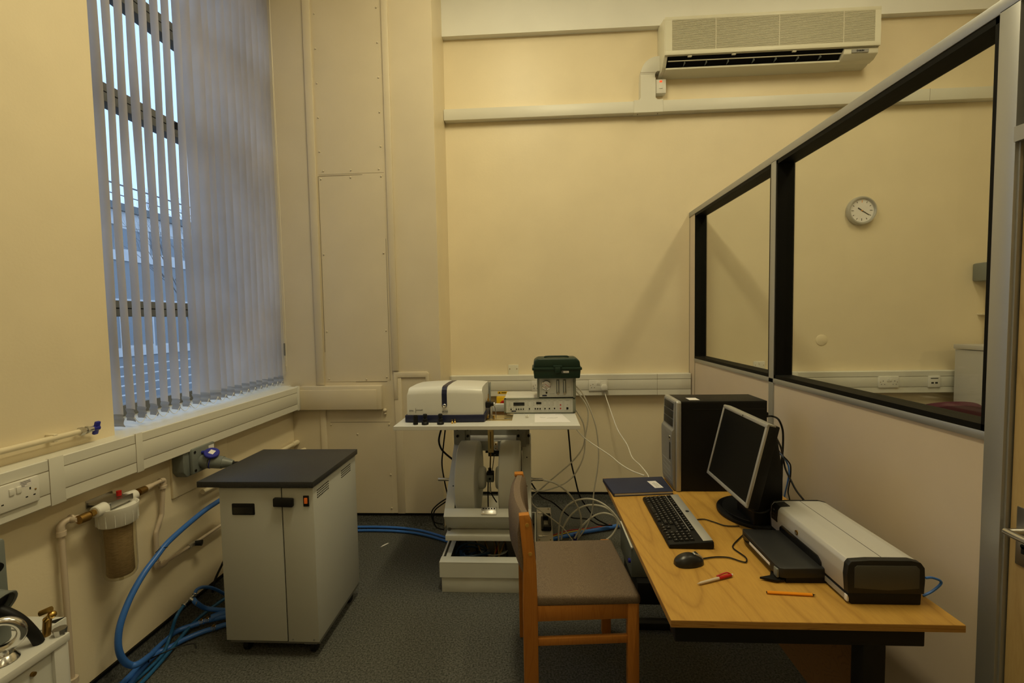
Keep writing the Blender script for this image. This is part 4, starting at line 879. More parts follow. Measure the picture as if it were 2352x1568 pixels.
# cables coiled in the tray
rnd = random.Random(5)
cols = [('traycable', 'dull blue', 5), ('yellowcab', 'ochre', 5), ('black', 'black', 5), ('palecab', 'pale', 5), ('red', 'red', 1)]
M['yellowcab'] = mat('ochre_cable', (.32, .20, .05), .5); M['palecab'] = mat('pale_cable', (.40, .42, .38), .5)
for key, nm, n_ in cols:
    for i in range(n_):
        if nm == 'dull blue': c0, rad = (-.40+rnd.uniform(-.02, .02), 2.56), .03+.013*i; path = [(c0[0]+rad*math.cos(a)*1.2, c0[1]+rad*math.sin(a)*.9, .11+.012*math.sin(a*2+i)+.008*i) for a in [k*math.pi/5+i for k in range(10)]]; r = .006
        elif nm == 'ochre': x = -.42+.05*i if i < 3 else -.10-.03*i; path = [(x, 2.80, .14), (x+(.06 if i < 3 else -.02), 2.62, .13+.006*i), (-.30+.02*i, 2.50, .11), (-.26+.02*i, 2.46, .105)]; r = .0045
        elif nm == 'black': x = -.47+.06*i; path = [(x, 2.80, .135), (x+.04, 2.6, .125), (x+.06, 2.47, .105), (x+.12, 2.44, .10)]; r = .007
        elif nm == 'pale': rad = .035+.011*i; path = [(-.265+rad*math.cos(a), 2.58+rad*math.sin(a)*.7, .12+.004*i) for a in [math.pi+k*math.pi/8 for k in range(9)]]; r = .0028
        else: path = [(-.24, 2.75, .15), (-.245, 2.62, .14), (-.255, 2.56, .13)]; r = .003
        lab = {'dull blue': 'dull blue coiled cable at the left of the magnet tray', 'ochre': 'ochre cable slung across the magnet tray', 'black': 'black cable running through the magnet tray', 'pale': 'thin pale cable looped in the middle of the magnet tray', 'red': 'thin red wire in the magnet tray'}[nm]
        if n_ > 1: lab = (('innermost', 'second innermost', 'middle', 'second outermost', 'outermost') if nm in ('dull blue', 'pale') else ('leftmost', 'second from the left', 'middle', 'fourth from the left', 'rightmost'))[i]+' '+lab
        obj('tray_cable', MB().tube(path, r, 6, 4), key, label=lab, cat='cable', group=None if n_ == 1 else nm+' cables in the magnet tray')

# microwave bridge (rounded cream instrument)
ex = thing('microwave_bridge', (-.5, 2.58, .957), 'cream rounded instrument with navy base on the left of the bench', 'instrument')
pr = [(2.402, .995), (2.402, 1.105), (2.408, 1.125), (2.424, 1.139), (2.45, 1.143), (2.60, 1.141), (2.74, 1.132), (2.75, 1.12), (2.75, .995)]
def bridge():
    n = 13; vs = []; fs = []; k = len(pr)
    for i in range(n):
        t = i/(n-1); x = -.713+(.713-.290)*t; bow = .007*(1-(2*t-1)**2)
        for (y, z) in pr:
            zz = z+(bow*1.2 if z > 1.1 else 0) ; inset = 0
            if z > 1.12: inset = .006
            vs.append((x+(inset if i == 0 else (-inset if i == n-1 else 0)), y-(bow if y < 2.43 else 0), zz))
    for i in range(n-1):
        for j in range(k): fs.append([i*k+j, i*k+(j+1) % k, (i+1)*k+(j+1) % k, (i+1)*k+j])
    fs.append(list(range(k))[::-1]); fs.append(list(range((n-1)*k, n*k)))
    return MB().add(vs, fs, True)
obj('cover', bridge(), 'emx', ex)
obj('base', MB().prism([(-.722, 2.388), (-.60, 2.384), (-.41, 2.384), (-.284, 2.388), (-.280, 2.41), (-.280, 2.75), (-.722, 2.75)], 'z', .960, .997, .002), 'navy', ex)
for x in (-.68, -.32): obj('foot', MB().cyl((x, 2.43, .9565), (x, 2.43, .962), .012, n=12), 'black', ex)
def strip(x0, x1, lift, m, nm, zlo=1.052):
    pts = [(2.395, zlo), (2.395, 1.1134), (2.401, 1.1334), (2.417, 1.1474), (2.443, 1.1514), (2.60, 1.1494), (2.72, 1.1415)]
    vs = []; fs = []
    for y, z in pts: vs += [(x0, y-lift, z+lift*.6), (x1, y-lift, z+lift*.6), (x1, y+.01, z-.01), (x0, y+.01, z-.01)]
    for i in range(len(pts)-1):
        a = i*4
        for j in range(4): fs.append([a+j, a+(j+1) % 4, a+4+(j+1) % 4, a+4+j])
    fs.append([0, 1, 2, 3]); n = len(pts)*4; fs.append([n-4, n-3, n-2, n-1])
    return obj(nm, MB().add(vs, fs, False), m, ex)
strip(-.5165, -.4885, .0018, 'navy', 'centre_stripe')
obj('stripe_end', MB().cyl((-.5025, 2.392, 1.052), (-.5025, 2.40, 1.052), .0145, n=28), 'navy', ex)
pbn = obj('power_button', MB().lathe((-.5025, 2.391, 1.049), [(0, 0), (.005, 0), (.006, -.002), (.0085, -.003), (.0105, -.001), (.011, .003)], 28, 'y'), 'steel', ex)
obj('title', text_mb('EMX', .0125, frame_front(-.701, 2.3985, 1.0165), .0004, 'LEFT'), 'navy', ex)
obj('divider', B((-.6655, 2.3975, 1.008), (-.6645, 2.402, 1.034)), 'navy', ex)
obj('subtitle', text_mb('premiumX', .0085, frame_front(-.662, 2.397, 1.022), .0004, 'LEFT'), 'darkgrey', ex)
lg = obj('maker_lettering', text_mb('BRUKER', .0095, frame_front(-.5, 2.392, 1.0135), .0004, 'CENTER'), 'navy', ex)
m = MB()
for rot in (32, -32):
    W = Matrix.Translation((-.5, 2.3935, 1.017)) @ Matrix.Rotation(math.radians(rot), 4, 'Y') @ Matrix.Diagonal((1, .5, .33, 1)); q = MB(); q.M = W; q.ring((0, 0, 0), (0, 1, 0), .0155, .0006, 36, 5); m.add(q.v, q.f)
obj('orbit_emblem', m, 'darkgrey', ex)
obj('rear_wedge', MB().prism([(2.70, 1.0), (2.755, 1.0), (2.755, 1.125), (2.748, 1.125)], 'x', -.288, -.283), 'commando', ex)
obj('side_connector', MB().box((-.288, 2.50, 1.012), (-.262, 2.56, 1.045), .004).cyl((-.262, 2.53, 1.03), (-.245, 2.53, 1.03), .013), 'black', ex)
obj('brass_knob', MB().cyl((-.275, 2.53, 1.045), (-.275, 2.53, 1.062), .006, n=10).cyl((-.28, 2.58, 1.05), (-.28, 2.58, 1.08), .0025, n=8), 'brass', ex)
obj('steel_tip', MB().ball((-.243, 2.53, 1.030), .009, 10, 7), 'steel', ex)
wg = thing('waveguide_stand', (-.25, 2.58, .935), 'brass and steel waveguide post standing in the bench cut-out', 'stand')
obj('column', MB().cyl((-.262, 2.53, .945), (-.262, 2.53, 1.015), .010, n=14), 'steel2', wg)
obj('base_plate', MB().box((-.372, 2.44, .937), (-.136, 2.62, .944), .001), 'gold', wg)
obj('flange', MB().cyl((-.262, 2.53, .944), (-.262, 2.53, .950), .022, n=20), 'steel2', wg)
for dx in (-.018, .018): obj('flange_screw', MB().cyl((-.262+dx, 2.515, .95), (-.262+dx, 2.515, .966), .006, n=8), 'brass', wg)
obj('side_wire', MB().tube([(-.245, 2.53, 1.03), (-.235, 2.53, 1.0), (-.232, 2.53, .95)], .0025, 6), 'steel2', wg)
obj('bright_arm', MB().box((-.235, 2.50, .944), (-.14, 2.52, .948)), 'steel', wg)
obj('cream_duct', MB().box((-.36, 2.86, .915), (-.20, 2.90, .962), .002), 'bench', label='pale duct seen behind the bench between the two instruments', cat='duct')
bpn = obj('brown_shading', MB().box((-.37, 2.862, .895), (-.19, 2.90, .915)), 'modesty', label='brown strip as shading beneath the pale duct behind the bench', cat='strip')  # brown shading under the duct, modelled as a solid strip

# lower instrument: controller
ctl = thing('control_unit', (.02, 2.72, .957), 'wide flat control unit with small display and push buttons on the bench', 'instrument')
cx0, cx1, cy0, cz0, cz1 = -.187, .227, 2.60, .962, 1.0465
obj('case', B((cx0, cy0+.004, cz0), (cx1+.004, 2.85, cz1), .002), 'emx', ctl)
obj('bezel', MB().box((cx0-.003, cy0-.003, cz0-.002), (cx0+.010, cy0+.02, cz1+.001), .001).box((cx1-.012, cy0-.003, cz0-.002), (cx1+.005, cy0+.02, cz1+.001), .001).box((cx0, cy0-.003, cz1-.005), (cx1, cy0+.02, cz1+.001)).box((cx0, cy0-.003, cz0-.002), (cx1, cy0+.02, cz0+.003)), 'grey_case', ctl)
obj('front_panel', B((cx0+.009, cy0-.001, cz0+.003), (cx1-.011, cy0+.006, cz1-.004)), 'face', ctl)
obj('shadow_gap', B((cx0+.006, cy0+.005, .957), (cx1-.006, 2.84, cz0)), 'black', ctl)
# panel coordinates: u along x from the zoomed front (px 1160..1317), v height
def ux(zx): return cx0+.009+(zx-270)/(2150-270)*(cx1-cx0-.020)
def vz(zy): return cz1-.004-(zy-350)/(735-350)*(cz1-cz0-.007)
def outline(a, b, c, d):
    x0_, x1_ = ux(a), ux(b); z1_, z0_ = vz(c), vz(d); t_ = .0006; y = cy0-.0016
    return MB().box((x0_, y, z0_), (x1_, y+.001, z0_+t_)).box((x0_, y, z1_-t_), (x1_, y+.001, z1_)).box((x0_, y, z0_), (x0_+t_, y+.001, z1_)).box((x1_-t_, y, z0_), (x1_, y+.001, z1_))
for a, b in ((345, 825), (862, 998), (1028, 1295), (1325, 1418), (1448, 1535), (1565, 1702), (1732, 1870), (1900, 2090)):
    obj('printed_frame', outline(a, b, 390, 690), 'commando', ctl)
obj('display', MB().box((ux(482), cy0-.003, vz(540)), (ux(792), cy0, vz(442))), 'blackgloss', ctl)
obj('display', MB().box((ux(1125), cy0-.003, vz(500)), (ux(1265), cy0, vz(436))), 'blackgloss', ctl)
for a, b in ((412, 642), (560, 640), (625, 640), (693, 640), (760, 638), (928, 635), (1095, 633), (1162, 633), (1230, 633), (1367, 630), (1491, 630), (1635, 628)):
    obj('button', MB().box((ux(a)-.0038, cy0-.005, vz(b)-.0038), (ux(a)+.0038, cy0, vz(b)+.0038), .001), 'black', ctl)
for b in (525, 628): obj('button', MB().box((ux(1802)-.0036, cy0-.005, vz(b)-.0038), (ux(1802)+.0036, cy0, vz(b)+.0038), .001), 'red', ctl, label='red square button')
obj('key_switch', MB().box((ux(1992)-.006, cy0-.007, vz(625)-.0065), (ux(1992)+.006, cy0, vz(625)+.0065), .002), 'black', ctl)
led = MB()
for a, b in ((378, 457), (378, 498), (378, 542), (892, 448), (892, 492), (892, 537), (1060, 447), (1060, 490), (1060, 535), (1162, 533), (1230, 533), (1367, 530), (1491, 530), (1600, 440), (1600, 484), (1600, 528), (1992, 522), (486, 585), (486, 640)):
    led.cyl((ux(a), cy0-.002, vz(b)), (ux(a), cy0, vz(b)), .0016, n=8)
obj('indicator_leds', led, 'darkgrey', ctl, kind='stuff')
pl_ = MB()
for a, b, c in ((535, 630, 412), (893, 962, 410), (1120, 1210, 410), (1340, 1405, 405), (1470, 1510, 405), (1600, 1670, 403), (1765, 1835, 400), (1950, 2035, 400), (390, 435, 590), (540, 580, 588), (607, 645, 588), (675, 710, 588), (745, 780, 588), (890, 970, 585)): pl_.box((ux(a), cy0-.0014, vz(c)-.0006), (ux(b), cy0, vz(c)+.0006))
obj('printed_lines', pl_, 'commando', ctl, kind='stuff')
obj('maker_plate', B((ux(425), cy0-.002, vz(715)), (ux(550), cy0, vz(682))), 'navy', ctl)
# upper instrument: gas unit
gu = thing('gas_control_box', (.1, 2.72, 1.047), 'small instrument with pressure gauge and two flow tubes on the control unit', 'instrument')
gx0, gx1, gz0, gz1 = .012, .222, 1.052, 1.168
obj('case', B((gx0-.004, 2.602, gz0), (gx1+.010, 2.83, gz1+.002), .003), 'grey_case', gu)
obj('front_panel', B((gx0+.008, 2.597, gz0+.003), (gx1-.004, 2.604, gz1-.004), .001), 'face', gu)
obj('bezel', MB().box((gx0-.004, 2.594, gz0-.002), (gx0+.007, 2.61, gz1+.002), .001).box((gx1-.003, 2.594, gz0-.002), (gx1+.012, 2.61, gz1+.002), .001), 'grey_case', gu)
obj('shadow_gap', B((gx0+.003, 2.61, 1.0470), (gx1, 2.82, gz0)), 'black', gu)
def gx(z): return gx0+.008+(z-365)/(1350-365)*(gx1-gx0-.012)
def gz(z): return gz1-.004-(z-765)/(1365-765)*(gz1-gz0-.007)
ggx, ggz = gx(570), gz(965)
ga = obj('gauge', MB().lathe((ggx, 2.597, ggz), [(.024, .002), (.0265, -.004), (.0265, -.012), (.0235, -.014), (.0215, -.011)], 40, 'y'), 'steel', gu)
obj('gauge_dial', MB().cyl((ggx, 2.595, ggz), (ggx, 2.588, ggz), .0225, n=32), 'paper', ga)
for nm, an, L_ in (('red_needle', 128, .019), ('needle_tail', 308, .010)):
    q = MB(); q.M = Matrix.Translation((ggx, 2.5875, ggz)) @ Matrix.Rotation(math.radians(an), 4, 'Y'); q.box((-.0009, -.0005, 0), (.0009, .0005, L_)); obj(nm, q, 'red', ga)
obj('gauge_marks', MB().box((ggx-.017, 2.5872, ggz), (ggx-.012, 2.588, ggz+.001)).box((ggx+.012, 2.5872, ggz), (ggx+.017, 2.588, ggz+.001)).box((ggx-.008, 2.5872, ggz-.012), (ggx+.001, 2.588, ggz-.010)), 'darkgrey', ga)
for z in (905, 1100):
    x = gx(z)
    ft = obj('flow_meter', B((x-.0085, 2.5925, gz(1270)), (x+.0085, 2.600, gz(800)), .002), 'commando', gu)
    obj('flow_tube', MB().cyl((x, 2.591, gz(1215)), (x, 2.591, gz(835)), .0035, n=12), 'face', ft)
    obj('flow_knob', MB().cyl((x, 2.597, gz(1248)), (x, 2.583, gz(1248)), .0075, n=16), 'steel2', ft)
obj('knob', MB().cyl((gx(572), 2.598, gz(1210)), (gx(572), 2.580, gz(1210)), .007, .006, 16), 'steel', gu)
obj('knob_face', MB().cyl((gx(572), 2.5805, gz(1210)), (gx(572), 2.578, gz(1210)), .0055, n=14), 'black', gu)
obj('maker_plate', B((gx(450), 2.5955, gz(1340)), (gx(580), 2.598, gz(1295))), 'navy', gu)
obj('printed_frame', MB().box((gx(410), 2.5962, gz(800)), (gx(1310), 2.598, gz(797))).box((gx(620), 2.5962, gz(1328)), (gx(1310), 2.598, gz(1325))).box((gx(410), 2.5962, gz(1310)), (gx(413), 2.598, gz(800))).box((gx(1307), 2.5962, gz(1328)), (gx(1310), 2.598, gz(800))).box((gx(430), 2.5962, gz(1125)), (gx(520), 2.598, gz(1118))).box((gx(660), 2.5962, gz(1270)), (gx(810), 2.598, gz(1266))).box((gx(1190), 2.5962, gz(1052)), (gx(1250), 2.598, gz(1047))), 'commando', gu)
# toolbox
tb_ = thing('toolbox', (.125, 2.65, 1.171), 'dark green plastic toolbox on top of the instruments', 'toolbox')
tx0, tx1, ty0, ty1 = -.016, .262, 2.53, 2.70
obj('base', MB().prism([(tx0+.008, 1.172), (tx1-.010, 1.172), (tx1-.004, 1.225), (tx0+.002, 1.225)], 'y', ty0+.004, ty1-.004, .006), 'green', tb_)
obj('lid', MB().prism([(tx0+.003, 1.229), (tx1-.005, 1.229), (tx1-.010, 1.272), (tx1-.030, 1.288), (tx0+.030, 1.288), (tx0+.007, 1.272)], 'y', ty0+.006, ty1-.004, .009, 3), 'green', tb_)
obj('rim', B((tx0-.004, ty0-.002, 1.220), (tx1+.002, ty1+.002, 1.236), .004), 'green', tb_)
obj('latch', MB().box((.110, ty0-.012, 1.206), (.142, ty0+.004, 1.238), .004).box((.100, ty0-.004, 1.232), (.152, ty0+.010, 1.248), .004), 'green', tb_)
obj('handle', MB().tube([(.055, 2.60, 1.286), (.06, 2.60, 1.2935), (.12, 2.60, 1.2945), (.185, 2.60, 1.2935), (.19, 2.60, 1.286)], .005, 8, 3), 'green', tb_)
sk = obj('sticker', B((.150, ty0+.0005, 1.2045), (.189, ty0+.004, 1.2155)), 'paper', tb_)
obj('sticker_print', MB().box((.151, ty0, 1.2055), (.158, ty0+.001, 1.2148)).box((.162, ty0, 1.2075), (.186, ty0+.001, 1.2085)).box((.162, ty0, 1.211), (.182, ty0+.001, 1.212)), 'darkgrey', sk)
# small things on the bench
def knob(x, y, label, style):
    t = thing('black_stopper', (x, y, .9565), label, 'knob')
    if style == 0: obj('body', MB().lathe((x, y, .9565), [(0, 0), (.0128, 0), (.0132, .003), (.0125, .046), (.0118, .050), (.010, .050), (.009, .047), (0, .047)], 24), 'black', t)
    else:
        obj('base', MB().lathe((x, y, .9565), [(0, 0), (.0185, 0), (.0188, .009), (.0150, .012), (.0125, .015), (.0130, .030), (.010, .032), (.006, .034), (.006, .040)], 24), 'black', t)
        obj('cap', MB().lathe((x, y, .9565), [(.006, .038), (.0108, .039), (.0118, .043), (.0118, .053), (.009, .057), (0, .057)], 24), 'black', t)
knob(-.652, 2.344, 'plain black cylindrical cap, leftmost on the bench edge', 0)
knob(-.600, 2.345, 'stepped black knob right beside the plain black cap', 1)
knob(-.517, 2.348, 'stepped black knob below the maker lettering', 1)
for x, y, l in ((-.456, 2.362, 'tiny brass fitting on the bench edge, left one of two'), (-.443, 2.372, 'tiny brass fitting on the bench edge, right one of two')):
    obj('brass_fitting', MB().lathe((x, y, .9565), [(0, 0), (.0058, 0), (.0058, .009), (.0030, .0115), (.0022, .013), (.0022, .023), (0, .023)], 14), 'brass', label=l, cat='fitting')
obj('white_plug', MB().box((-.062, 2.487, .9565), (-.053, 2.507, .9715), .003).box((-.052, 2.487, .9565), (-.043, 2.507, .9695), .003).cyl((-.05, 2.497, .966), (-.05, 2.497, .972), .004), 'white', label='small white plastic plug on the bench before the control unit', cat='plug')
pp = obj('paper_note', MB().prism([(-.009, 2.378), (.186, 2.378), (.146, 2.592), (-.009, 2.592)], 'z', .9567, .9573), 'paper', label='loose white sheet of paper on the bench', cat='paper')
obj('pencil_marks', MB().tube([(.06, 2.47, .9575), (.08, 2.48, .9575), (.10, 2.475, .9575), (.12, 2.49, .9575)], .0007, 4).tube([(.02, 2.50, .9575), (.04, 2.485, .9575), (.05, 2.495, .9575)], .0007, 4).box((.11, 2.565, .9573), (.145, 2.567, .9576)), 'commando', pp)
obj('bench_scuff', MB().box((-.035, 2.345, .9565), (-.02, 2.350, .9568)), 'paper', label='faint white marks on the bench front', cat='mark')

# emergency stop on back wall
es = thing('emergency_stop', (-.25, 3.54, .83), 'yellow emergency stop box with red button half hidden behind the bench', 'switch')
obj('box', B((-.312, 3.46, .80), (-.205, 3.541, .905), .006), 'yellow', es)
obj('button', MB().cyl((-.25, 3.46, .845), (-.25, 3.435, .845), .036, .034, 28, bev=.004), 'red', es)
wl = obj('warning_label', B((-.302, 3.4785, .926), (-.215, 3.4795, .945)), 'yellow', label='yellow warning sticker on the trunking above the emergency stop', cat='sticker')
obj('warning_print', MB().prism([(-.296, .929), (-.280, .929), (-.288, .942)], 'y', 3.4778, 3.4786).box((-.272, 3.4778, .933), (-.235, 3.4786, .938)), 'black', wl)

# =====================================================================
# tubes and cables behind the magnet
# =====================================================================
TL = ['milky tube from the gas box dropping and looping back to the right of the magnet', 'milky tube from the gas box running behind the magnet side', 'outermost milky tube falling from the gas box straight to the floor', 'milky tube curving from the steel axle stub to the floor', 'tallest milky tube arch on the floor right of the magnet', 'milky tube arch just inside the tallest one', 'lowest milky tube loop reaching furthest toward the desk']
for i, l in enumerate(TL): hose('plastic_tube', 'tube%d' % (i+1), .0042 if i < 3 else .0058, 'tube', l, 'tube')
hose('white_cable', 'cord_white2', .0030, 'white', 'white cable running from the bench toward the desk', 'cable')
hose('black_cable', 'cord_black1', .005, 'black', 'black cable hanging from the right end of the bench', 'cable')
hose('black_cable', 'cord_black2', .005, 'black', 'black cable lying on the carpet behind the tubes', 'cable')
hose('water_hose', 'hose_right', .014, 'blue', 'blue hose on the floor between magnet and desk')
hose('thin_wire', 'wire_red', .003, 'red', 'red wire beside the blue hose near the desk', 'wire')
hose('thin_wire', 'wire_yellow', .003, 'yellow', 'yellow wire beside the blue hose near the desk', 'wire')
hose('black_cable', 'cabA', .006, 'black', 'thick black cable below the left part of the bench', 'cable')
hose('black_cable', 'cabB', .0045, 'black', 'thinner black cable hanging straight below the left part of the bench', 'cable')
hose('black_cable', 'cabD', .0042, 'black', 'upper black loop plugged into the left side of the magnet', 'cable')
hose('black_cable', 'cabE', .0042, 'black', 'lower black loop plugged into the left side of the magnet', 'cable')
hose('water_hose', 'hoseM1', .009, 'blue', 'rear one of the two blue hoses entering the magnet base from the left')
hose('water_hose', 'hoseM2', .009, 'blue', 'front one of the two blue hoses entering the magnet base from the left')
bx = thing('metal_box', (.04, 2.97, 0), 'flat aluminium box with steel latches and black clamp right of the magnet', 'box')
bx0, bx1, by0, by1, bz = -.008, .096, 2.715, 3.23, .118
M['alu2'] = mat('dull_box_metal', (.42, .39, .32), .4, metal=.35)
obj('body', B((bx0, by0, .0), (bx1, by1, bz), .003), 'alu2', bx)
obj('steel_edge', MB().box((bx0-.001, by0-.002, bz-.006), (bx1+.001, by0+.004, bz+.002), .001), 'steel', bx)
obj('latch', MB().box((.0, 2.78, bz), (.03, 2.80, bz+.006), .002).box((.03, 2.785, bz), (.065, 2.795, bz+.006), .001), 'steel', bx)
obj('latch', MB().box((.0, 3.12, bz), (.03, 3.14, bz+.006), .002).box((.03, 3.12, bz), (.065, 3.13, bz+.006), .001), 'steel', bx)
obj('black_clamp', MB().box((.022, 2.865, bz), (.04, 3.06, bz+.012), .004).box((.035, 2.86, bz), (.088, 2.90, bz+.03), .006).box((.035, 3.02, bz), (.088, 3.07, bz+.03), .006).box((.07, 2.87, bz), (.09, 3.06, bz+.03), .006), 'black', bx)
for x in (.008, .078):
    for y in (2.745, 3.2): obj('screw', MB().cyl((x, y, bz), (x, y, bz+.002), .005, n=10), 'brassdark', bx)
ps = thing('power_strip', (.2, 2.84, 0), 'low dark brown block on the floor where the milky tubes end', 'block')
obj('body', MB().prism([(.13, 2.80), (.275, 2.80), (.285, 2.83), (.275, 2.92), (.15, 2.92), (.13, 2.88)], 'z', 0, .045, .006), 'darkgrey', ps)
obj('fitting', MB().cyl((.245, 2.89, .045), (.247, 2.895, .085), .011, n=14), 'bluecap', ps)
for x in (.15, .21): obj('port', MB().cyl((x, 2.86, .045), (x, 2.86, .065), .009, n=12), 'commando', ps)
obj('carpet_mark', MB().prism([(-1.06, 2.86), (-1.045, 2.875), (-1.02, 2.915), (-1.03, 2.915), (-1.052, 2.885)], 'z', .0, .0012), 'paper', label='small white scrap on the carpet right of the wheeled cabinet', cat='scrap')
# =====================================================================
# desk
# =====================================================================
TZ = .72
dk = thing('desk', (.7, 1.66, 0), 'oak veneer desk with black steel frame against the partition', 'desk')
dtop = MB().prism([(.3465, 1.148), (1.083, 1.148), (1.075, 2.188), (.327, 2.188)], 'z', TZ-.019, TZ)
obj('tabletop', dtop, 'oak', dk)
obj('edge_band', MB().prism([(.3465, 1.1472), (1.083, 1.1472), (1.083, 1.1485), (.3465, 1.1485)], 'z', TZ-.0188, TZ-.0008), 'oakedge', dk)
obj('left_edge_band', MB().prism([(.3458, 1.148), (.3468, 1.148), (.3273, 2.188), (.3263, 2.188)], 'z', TZ-.0188, TZ-.0008), 'oakedge', dk)
obj('front_beam', B((.362, 1.165, .648), (1.0, 1.215, .700), .003), 'black', dk)
obj('rear_beam', B((.362, 2.10, .648), (1.0, 2.15, .700), .003), 'black', dk)
obj('side_beam', B((.91, 1.2, .66), (.94, 2.12, .70)), 'black', dk)
for y in (1.165, 2.105):
    obj('leg', B((.846, y, .03), (.904, y+.045, .650), .003), 'black', dk)
    obj('foot', B((.45, y, .0), (1.02, y+.045, .035), .004), 'black', dk)
obj('modesty_panel', B((.893, 1.225, .285), (.908, 2.10, .66)), 'modesty', dk)

# grey box + black plinth under the desk
ub = thing('equipment_box', (.62, 2.48, 0), 'grey equipment box on a black plinth under the far end of the desk', 'box')
obj('plinth', B((.52, 2.30, .0), (.86, 2.66, .118), .004), 'black', ub)
obj('body', B((.497, 2.345, .12), (.78, 2.65, .285), .004), 'commando', ub)
obj('light_edge', B((.495, 2.34, .28), (.503, 2.65, .288)), 'white', ub)
obj('cable_port', MB().cyl((.50, 2.37, .20), (.485, 2.37, .20), .012, n=12), 'bluecap', ub)

# =====================================================================
# chair (turned five degrees)
# =====================================================================
chr_ = thing('chair', (-.035, 1.62, 0), 'beech-framed chair with taupe upholstered seat and back facing the desk', 'chair')
CM = Matrix.Translation((-.060, 1.605, 0)) @ Matrix.Rotation(math.radians(4.5), 4, 'Z')
def cb_(fn, m, nm, par=chr_, **k):
    q = MB(); q.M = CM; fn(q); return obj(nm, q, m, par, **k)
# local: x forward (0..0.44), y across (0..0.46)
post = [(0, 0), (.055, 0), (.055, .50), (.047, .66), (.026, .800), (-.006, .796), (-.006, .775), (.004, .64), (.0, .50)]
postn = [(0, 0), (.055, 0), (.055, .45), (.052, .60), (.036, .765), (.028, .794), (-.010, .792), (-.008, .758), (.004, .62), (.0, .45)]
for y in (.0, .435):
    pr_ = cb_(lambda q: q.prism(postn, 'y', y, y+.028, .003), 'beech', 'leg')
    if y == 0:
        for x, z in ((.020, .755), (.030, .645)): cb_(lambda q: q.cyl((x, y-.0015, z), (x, y+.004, z), .0075, n=16), 'oak', 'dowel_cap', pr_)
for y in (.0, .435): cb_(lambda q: q.prism([(.395, 0), (.438, 0), (.438, .45), (.434, .455), (.395, .455)], 'y', y, y+.03, .003), 'beech', 'leg')
for y in (.004, .435):
    cb_(lambda q: q.box((.052, y, .380), (.397, y+.022, .440), .003), 'beech', 'side_rail')
    cb_(lambda q: q.box((.052, y+.002, .283), (.397, y+.020, .312), .003), 'beech', 'stretcher')
cb_(lambda q: q.box((.40, .03, .385), (.42, .435, .44), .003), 'beech', 'front_rail')
cb_(lambda q: q.box((.015, .03, .385), (.035, .435, .44), .003), 'beech', 'rear_rail')
def seat(q):
    m = bmesh.new(); 
    vs = [(.047, .004, .436), (.445, -.004, .436), (.440, .428, .436), (.047, .418, .436), (.047, .004, .482), (.445, -.004, .474), (.440, .428, .474), (.047, .418, .482)]
    V = [m.verts.new(v) for v in vs]; [m.faces.new([V[i] for i in f]) for f in [(3, 2, 1, 0), (4, 5, 6, 7), (0, 1, 5, 4), (1, 2, 6, 5), (2, 3, 7, 6), (3, 0, 4, 7)]]
    bmesh.ops.bevel(m, geom=m.edges[:]+m.verts[:], offset=.015, segments=4, profile=.55, affect='EDGES'); q.bm(m, True)
cb_(seat, 'fabric', 'seat')
def back(q):
    # curved pad between the posts, bowed backwards (towards -x)
    n = 14; k = 10; vs = []; fs = []
    for i in range(n+1):
        t = i/n; y = .012+t*.44; bow = .030*(1-(2*t-1)**2)
        xc0 = .010-bow
        for j in range(k):
            a = 2*math.pi*j/k
        prof = [(.046, .575), (.052, .62), (.046, .73), (.040, .768), (.028, .788), (.008, .790), (-.008, .772), (-.016, .715), (-.013, .62), (.004, .565), (.026, .558)]
        for (x, z) in prof:
            vs.append((x-bow*(.75 if x > .01 else 1.0), y, z))
    kk = 11
    for i in range(n):
        for j in range(kk): fs.append([i*kk+j, i*kk+(j+1) % kk, (i+1)*kk+(j+1) % kk, (i+1)*kk+j])
    fs.append(list(range(kk))[::-1]); fs.append(list(range(n*kk, (n+1)*kk)))
    q.add(vs, fs, True)
cb_(back, 'fabric', 'backrest')
cb_(lambda q: q.box((-.012, .43, .783), (.030, .464, .797), .004), 'beech', 'post_top')

# =====================================================================
# on the desk
# =====================================================================
nb = thing('notebook', (.46, 2.07, TZ), 'navy hardback notebook with a white label at the far desk corner', 'notebook')
q = MB(); NBp = [(.338, 1.955), (.608, 1.985), (.609, 2.168), (.318, 2.14)]
obj('pages', MB().prism([(.342, 1.960), (.604, 1.989), (.604, 2.163), (.324, 2.135)], 'z', TZ+.003, TZ+.013), 'paper', nb)
obj('cover', MB().prism(NBp, 'z', TZ+.0128, TZ+.0158, .001), 'notebook', nb)
obj('back_cover', MB().prism(NBp, 'z', TZ, TZ+.003, .001), 'notebook', nb)
obj('spine', MB().prism([(.338, 1.955), (.342, 1.9555), (.322, 2.1405), (.318, 2.14)], 'z', TZ, TZ+.0155), 'notebook', nb)
lb_ = obj('label_sticker', MB().prism([(.536, 2.02), (.576, 2.024), (.561, 2.108), (.521, 2.104)], 'z', TZ+.0156, TZ+.0164), 'paper', nb)
q = MB(); q.M = Matrix.Translation((.550, 2.06, TZ+.0165)) @ Matrix.Rotation(math.radians(10), 4, 'Z')
q.box((-.008, -.03, 0), (-.006, .02, .0003)); q.box((0, -.03, 0), (.002, .026, .0003)); q.box((.008, -.03, 0), (.010, .015, .0003)); obj('label_print', q, 'commando', lb_)

